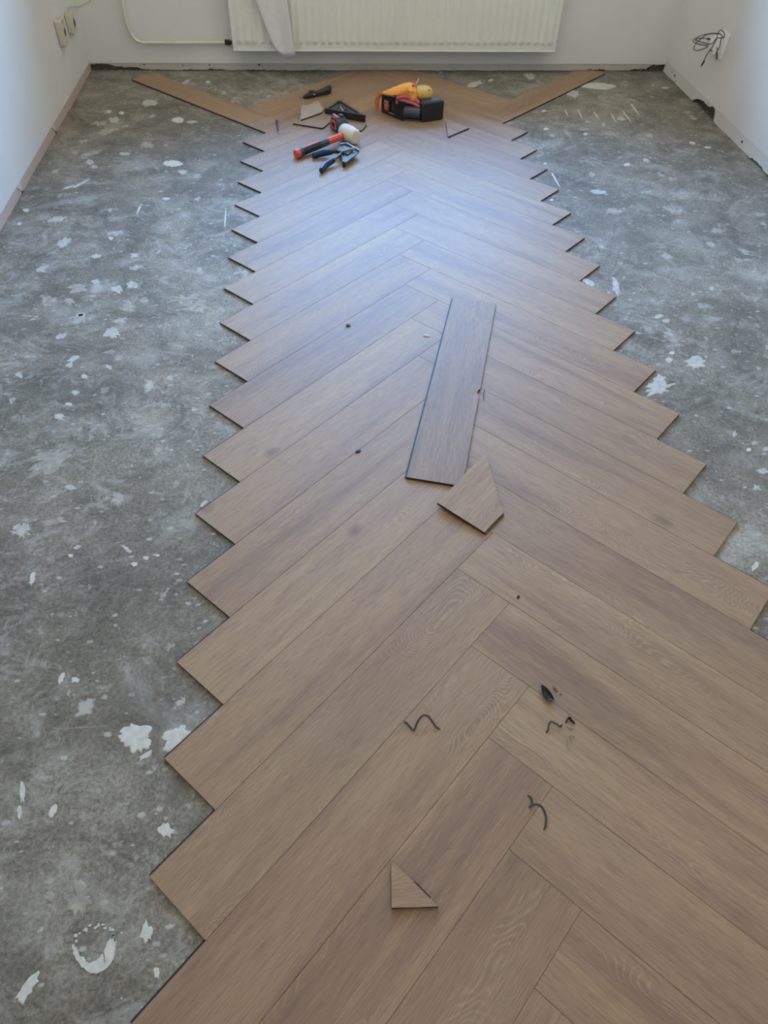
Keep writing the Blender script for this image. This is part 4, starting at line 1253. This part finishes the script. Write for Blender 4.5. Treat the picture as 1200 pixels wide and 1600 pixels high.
grip((-0.384, -0.885, ZT + 0.014), (-0.325, -0.800, ZT + 0.024), (-0.360, -0.835, ZT + 0.018))
part(MB().tube([(-0.335, -0.717, ZT + 0.025), (-0.308, -0.722, ZT + 0.029), PV], [0.006, 0.007, 0.007], 8, flat=(0.7, 1.2)), 'arm', 'black', t, smooth=True)
part(MB().tube([(-0.328, -0.804, ZT + 0.024), (-0.306, -0.772, ZT + 0.028), PV], [0.006, 0.007, 0.007], 8, flat=(0.7, 1.2)), 'arm', 'steel', t, smooth=True)
part(MB().lathe([(-0.010, 0.009), (0.010, 0.009), (0.012, 0.006)], PV, (0, 0, 1), 12), 'pivot_bolt', 'steel_dark', t, smooth=True)
jaw = ccw([(-0.292, -0.650), (-0.262, -0.640), (-0.209, -0.7192), (-0.2253, -0.754), (-0.255, -0.800), (-0.272, -0.830), (-0.290, -0.818), (-0.286, -0.787), (-0.300, -0.74), (-0.308, -0.70)])
part(MB().prism(jaw, ZT + 0.022, ZT + 0.027, bevel=0.001), 'anvil_plate', 'steel_dark', t)
part(MB().prism(ccw([(-0.276, -0.668), (-0.236, -0.716), (-0.262, -0.762), (-0.284, -0.742)]), ZT + 0.0275, ZT + 0.034, bevel=0.001), 'jaw_block', 'steel_dark', t)
mb = MB()
for p, q in (((-0.262, -0.640), (-0.209, -0.7192)), ((-0.292, -0.650), (-0.262, -0.640))):
    bar(Vector((p[0], p[1], ZT + 0.022)), Vector((q[0], q[1], ZT + 0.022)), 0.003, 0.014, mb)
part(mb, 'guide_rail', 'steel', t)
mb = MB()
bar(Vector((-0.29, -0.752, ZT + 0.034)), Vector((-0.228, -0.712, ZT + 0.034)), 0.0015, 0.010, mb)
part(mb, 'blade', 'steel', t)
part(MB().lathe([(0, 0.006), (0.022, 0.006)], (-0.282, -0.815, ZT), (0, 0, 1), 8), 'foot', 'black_soft', t)
part(MB().lathe([(0, 0.006), (0.022, 0.006)], (-0.245, -0.690, ZT), (0, 0, 1), 8), 'foot', 'black_soft', t)

# ------------------------------------------------------------------ black tool holder and what lies in it
L0, L1, R0, R1 = Vector((-0.066, -0.168, ZT)), Vector((0.032, -0.286, ZT)), Vector((0.124, -0.309, ZT)), Vector((0.240, -0.268, ZT))
t = thing('tool_holder', 'open black plastic tool holder with an end panel and a box', 'tool holder', ((L1 + R0) / 2))
ld = (L1 - L0).normalized()
ln = Vector((-ld.y, ld.x, 0))
if ln.y < 0:
    ln = -ln
Ml = Matrix.Translation((L0 + L1) / 2 + ln * 0.010) @ Matrix.Rotation(math.atan2(ld.y, ld.x), 4, 'Z') @ Matrix.Rotation(math.pi / 2, 4, 'X')
Ll = (L1 - L0).length
# panel frame with a window: local x along, y up, z towards the viewer
def pbox(x0, x1, y0, y1, z0, z1, mb):
    mb.box((x0, y0, z0), (x1, y1, z1), mat=Ml)
mb = MB()
pbox(-Ll / 2, Ll / 2, 0.0, 0.018, -0.008, 0.008, mb)
pbox(-Ll / 2, Ll / 2, 0.066, 0.084, -0.008, 0.008, mb)
pbox(-Ll / 2, -Ll / 2 + 0.012, 0.018, 0.066, -0.008, 0.008, mb)
pbox(0.012, Ll / 2, 0.018, 0.066, -0.008, 0.008, mb)
pbox(-0.030, -0.020, 0.018, 0.066, -0.008, 0.006, mb)
o = part(mb, 'end_panel', 'black', t)
mb = MB()
pbox(-Ll / 2 + 0.012, -0.030, 0.018, 0.066, -0.006, 0.003, mb)
part(mb, 'red_label', 'orange_red', t)
mb = MB()
pbox(-Ll / 2 + 0.014, -0.032, 0.038, 0.044, 0.003, 0.004, mb)
pbox(-Ll / 2 + 0.014, -0.032, 0.054, 0.058, 0.003, 0.004, mb)
part(mb, 'label_stripe', 'marking', t)
mb = MB()
pbox(-0.020, 0.012, 0.018, 0.066, -0.008, -0.005, mb)
part(mb, 'slot_back', 'graphite', t)
mb = MB()
pbox(-0.024, 0.014, 0.0135, 0.0165, 0.008, 0.0095, mb)
part(mb, 'slot_edge', 'marking', t)
rd = (R1 - R0).normalized()
rn = Vector((-rd.y, rd.x, 0))
Mr = Matrix.Translation((R0 + R1) / 2 + rn * 0.030) @ Matrix.Rotation(math.atan2(rd.y, rd.x), 4, 'Z')
part(MB().loft(rbox((R1 - R0).length, 0.060, 0.088, 0.010, 3, Mr)), 'end_box', 'black', t, smooth=True)
part(MB().loft(rbox((R1 - R0).length - 0.016, 0.044, 0.003, 0.006, 3, Mr @ Matrix.Translation((0, 0, 0.0875)))), 'box_lid', 'graphite', t, smooth=True)
# tray joining both ends
tray = ccw([(L0.x + 0.02, L0.y + 0.004), (L1.x, L1.y + 0.012), (R0.x, R0.y + 0.020), (R0.x + 0.05, R0.y + 0.11), (0.06, -0.13)])
part(MB().prism(tray, ZT + 0.0005, ZT + 0.008), 'tray', 'graphite', t)

ra, rb = Vector((0.040, -0.262, ZT + 0.037)), Vector((0.120, -0.284, ZT + 0.037))
t = thing('roll', 'dark slate-blue roll lying in the black tool holder', 'roll', (ra.x, ra.y, ZT + 0.0085))
dr = (rb - ra)
part(MB().lathe([(0, 0.022), (0.002, 0.0275), (dr.length - 0.002, 0.0275), (dr.length, 0.0265), (dr.length, 0.012), (dr.length - 0.004, 0.011)], ra, dr, 20), 'wound_foil', 'slate', t, smooth=True)
part(MB().lathe([(dr.length - 0.004, 0.011), (dr.length - 0.003, 0.008)], ra, dr, 14), 'core', 'black', t)

t = thing('cord_bundle', 'bundle of maroon cord piled in the black tool holder', 'cord', (0.08, -0.21, ZT + 0.0085))
rr = random.Random(5)
for i in range(9):
    z = ZT + 0.058 + (i % 3) * 0.009 + (i // 3) * 0.004
    y = -0.268 + (i // 3) * 0.030 + (i % 3) * 0.004
    P = [(0.000 + rr.uniform(-0.006, 0.006), y + 0.024, z + 0.014), (0.035, y + 0.014, z + 0.022 + rr.uniform(-0.003, 0.003)), (0.08, y, z + 0.018 + rr.uniform(-0.003, 0.003)), (0.118 + rr.uniform(-0.003, 0.003), y - 0.010, z + 0.002)]
    part(MB().tube(smooth_path(P, 5), 0.0085, 8), 'cord_strand', ['maroon', 'maroon', 'rose_red'][i % 3] if i != 0 else 'rose_red', t, smooth=True)
part(MB().loft(rbox(0.105, 0.085, 0.050, 0.016, 3, Matrix.Translation((0.062, -0.195, ZT + 0.009)) @ Matrix.Rotation(-0.22, 4, 'Z'))), 'inner_coil', 'maroon', t, smooth=True)


def blob(name, c, rx, ry, rz, ang, mat, label, cat, seed, amp=0.22, freq=1.6, flatten=0.0, nu=26, nv=14, shape=None, tilt=0.0):
    mb = MB()
    rings = []
    for j in range(nv + 1):
        ph = -math.pi / 2 + math.pi * j / nv
        ring = []
        for i in range(nu):
            th = 2 * math.pi * i / nu
            x, y, z = math.cos(ph) * math.cos(th), math.cos(ph) * math.sin(th), math.sin(ph)
            k = 1 + amp * noise.noise((x * freq + seed, y * freq, z * freq))
            p = Vector((x * k * rx, y * k * ry, z * k * rz))
            if shape:
                p = shape(p)
            p.z += tilt * p.x
            ring.append((p.x * math.cos(ang) - p.y * math.sin(ang), p.x * math.sin(ang) + p.y * math.cos(ang), p.z))
        rings.append(ring)
    mb.loft(rings)
    o = mb.build(name, mat, smooth=True, loc=c)
    o.data.set_sharp_from_angle(angle=math.radians(75))
    return tag(o, label, cat) if label else o


# orange glove draped over the left end, made of palm, cuff and hanging fingers
t = thing('orange_glove', 'crumpled bright orange work glove on top of the black tool holder', 'glove', (0.03, -0.19, ZT + 0.09))
secs = [(-0.064, -0.176, 0.007, 0.084, 0.098), (-0.038, -0.187, 0.013, 0.090, 0.109), (-0.008, -0.200, 0.025, 0.096, 0.124), (0.022, -0.208, 0.038, 0.096, 0.138),
        (0.050, -0.214, 0.048, 0.094, 0.149), (0.070, -0.221, 0.051, 0.089, 0.154), (0.084, -0.230, 0.042, 0.083, 0.146), (0.095, -0.240, 0.024, 0.078, 0.120), (0.102, -0.247, 0.006, 0.076, 0.090)]
rings = []
for q, (x, yc, hw, zb, zt) in enumerate(secs):
    ring = []
    for k in range(18):
        an = 2 * math.pi * k / 18
        ca, sa = math.cos(an), math.sin(an)
        y = yc + hw * math.copysign(abs(ca) ** 0.8, ca)
        up_ = 0.5 + 0.5 * sa
        z = zb + (zt - zb) * (up_ ** 1.25)            # sharp ridge, wide skirt
        n_ = 0.014 * noise.noise((x * 38, y * 45, z * 40)) + 0.007 * noise.noise((x * 90, y * 90, 3))
        ring.append((x + n_, y + n_ * 0.6, ZT + z + n_ * min(1.0, hw / 0.02)))
    rings.append(ring)
part(MB().loft(rings), 'palm', 'orange', t, smooth=True, auto=math.radians(50))
part(MB().tube(smooth_path([(-0.070, -0.165, ZT + 0.088), (-0.085, -0.160, ZT + 0.060), (-0.086, -0.162, ZT + 0.030), (-0.084, -0.165, ZT + 0.012)], 5), [0.010] * 10 + [0.008] * 6, 10, flat=(0.8, 1.2)), 'finger', 'orange_deep', t, smooth=True)
part(MB().tube(smooth_path([(0.078, -0.205, ZT + 0.140), (0.092, -0.208, ZT + 0.142), (0.102, -0.212, ZT + 0.130), (0.106, -0.214, ZT + 0.112)], 4), [0.008] * 7 + [0.007] * 6, 8, flat=(1.3, 0.8)), 'thumb', 'orange_deep', t, smooth=True)
part(MB().tube([(0.077, -0.243, ZT + 0.147), (0.085, -0.243, ZT + 0.143)], 0.004, 8), 'black_tag', 'black', t)

def pill(p):
    return Vector((p.x, p.y, max(-0.020, min(0.024, p.z * 1.25))))
t = thing('leather_pouch', 'ochre rounded leather pouch on top of the cords in the tool holder', 'pouch', (0.135, -0.215, ZT + 0.078))
o = blob('body', (0.135, -0.215, ZT + 0.108), 0.049, 0.046, 0.028, 0.1, 'ochre', None, None, 9, 0.10, 1.5, shape=pill)
o.location = Vector(o.location) - t.location
o.parent = t
part(MB().lathe([(0.0, 0.0040), (0.0015, 0.0035)], (0.160, -0.244, ZT + 0.1265), (0.2, -0.6, 0.8), 8), 'eyelet', 'black', t)
P = smooth_path([(0.097, -0.188, ZT + 0.112), (0.099, -0.194, ZT + 0.135), (0.106, -0.204, ZT + 0.152), (0.112, -0.206, ZT + 0.166)], 4)
part(MB().tube(P, 0.0022, 6, flat=(2.0, 0.6)), 'white_strap', 'white_plastic', t, smooth=True)

# ------------------------------------------------------------------ small pieces belong to the part they sit on
SUB = {'plug_tip': ('plug',), 'striking_face': ('head',), 'red_inlay': ('grip',), 'red_panel': ('case',), 'black_badge': ('case',), 'red_top': ('case',),
       'lock_button': ('case',), 'lead': ('sharpened_tip',), 'socket_ring': ('plate', 'housing'), 'recess': ('housing',), 'red_label': ('end_panel',),
       'label_stripe': ('end_panel',), 'slot_back': ('end_panel',), 'slot_edge': ('end_panel',), 'box_lid': ('end_box',), 'slider': ('handle',),
       'screw': ('handle',), 'core': ('wound_foil',), 'port': ('body',), 'cap': ('body',), 'web': ('plate',), 'pale_scale': ('plate',),
       'grip_end': ('handle',), 'vent_plug': ('side_panel',), 'tongue': ('board',), 'black_tag': ('palm',)}


def centre(o):
    n_ = max(1, len(o.data.vertices))
    return sum((v_.co for v_ in o.data.vertices), Vector((0, 0, 0))) / n_ + o.location


for root in [o for o in sc.objects if o.parent is None and o.type == 'EMPTY']:
    kids = list(root.children)
    for k_ in kids:
        want = SUB.get(k_.name.split('.')[0])
        if not want:
            continue
        cand = [q for q in kids if q.name.split('.')[0] in want]
        if cand:
            best = min(cand, key=lambda q: (centre(q) - centre(k_)).length)
            k_.location = k_.location - best.location
            k_.parent = best
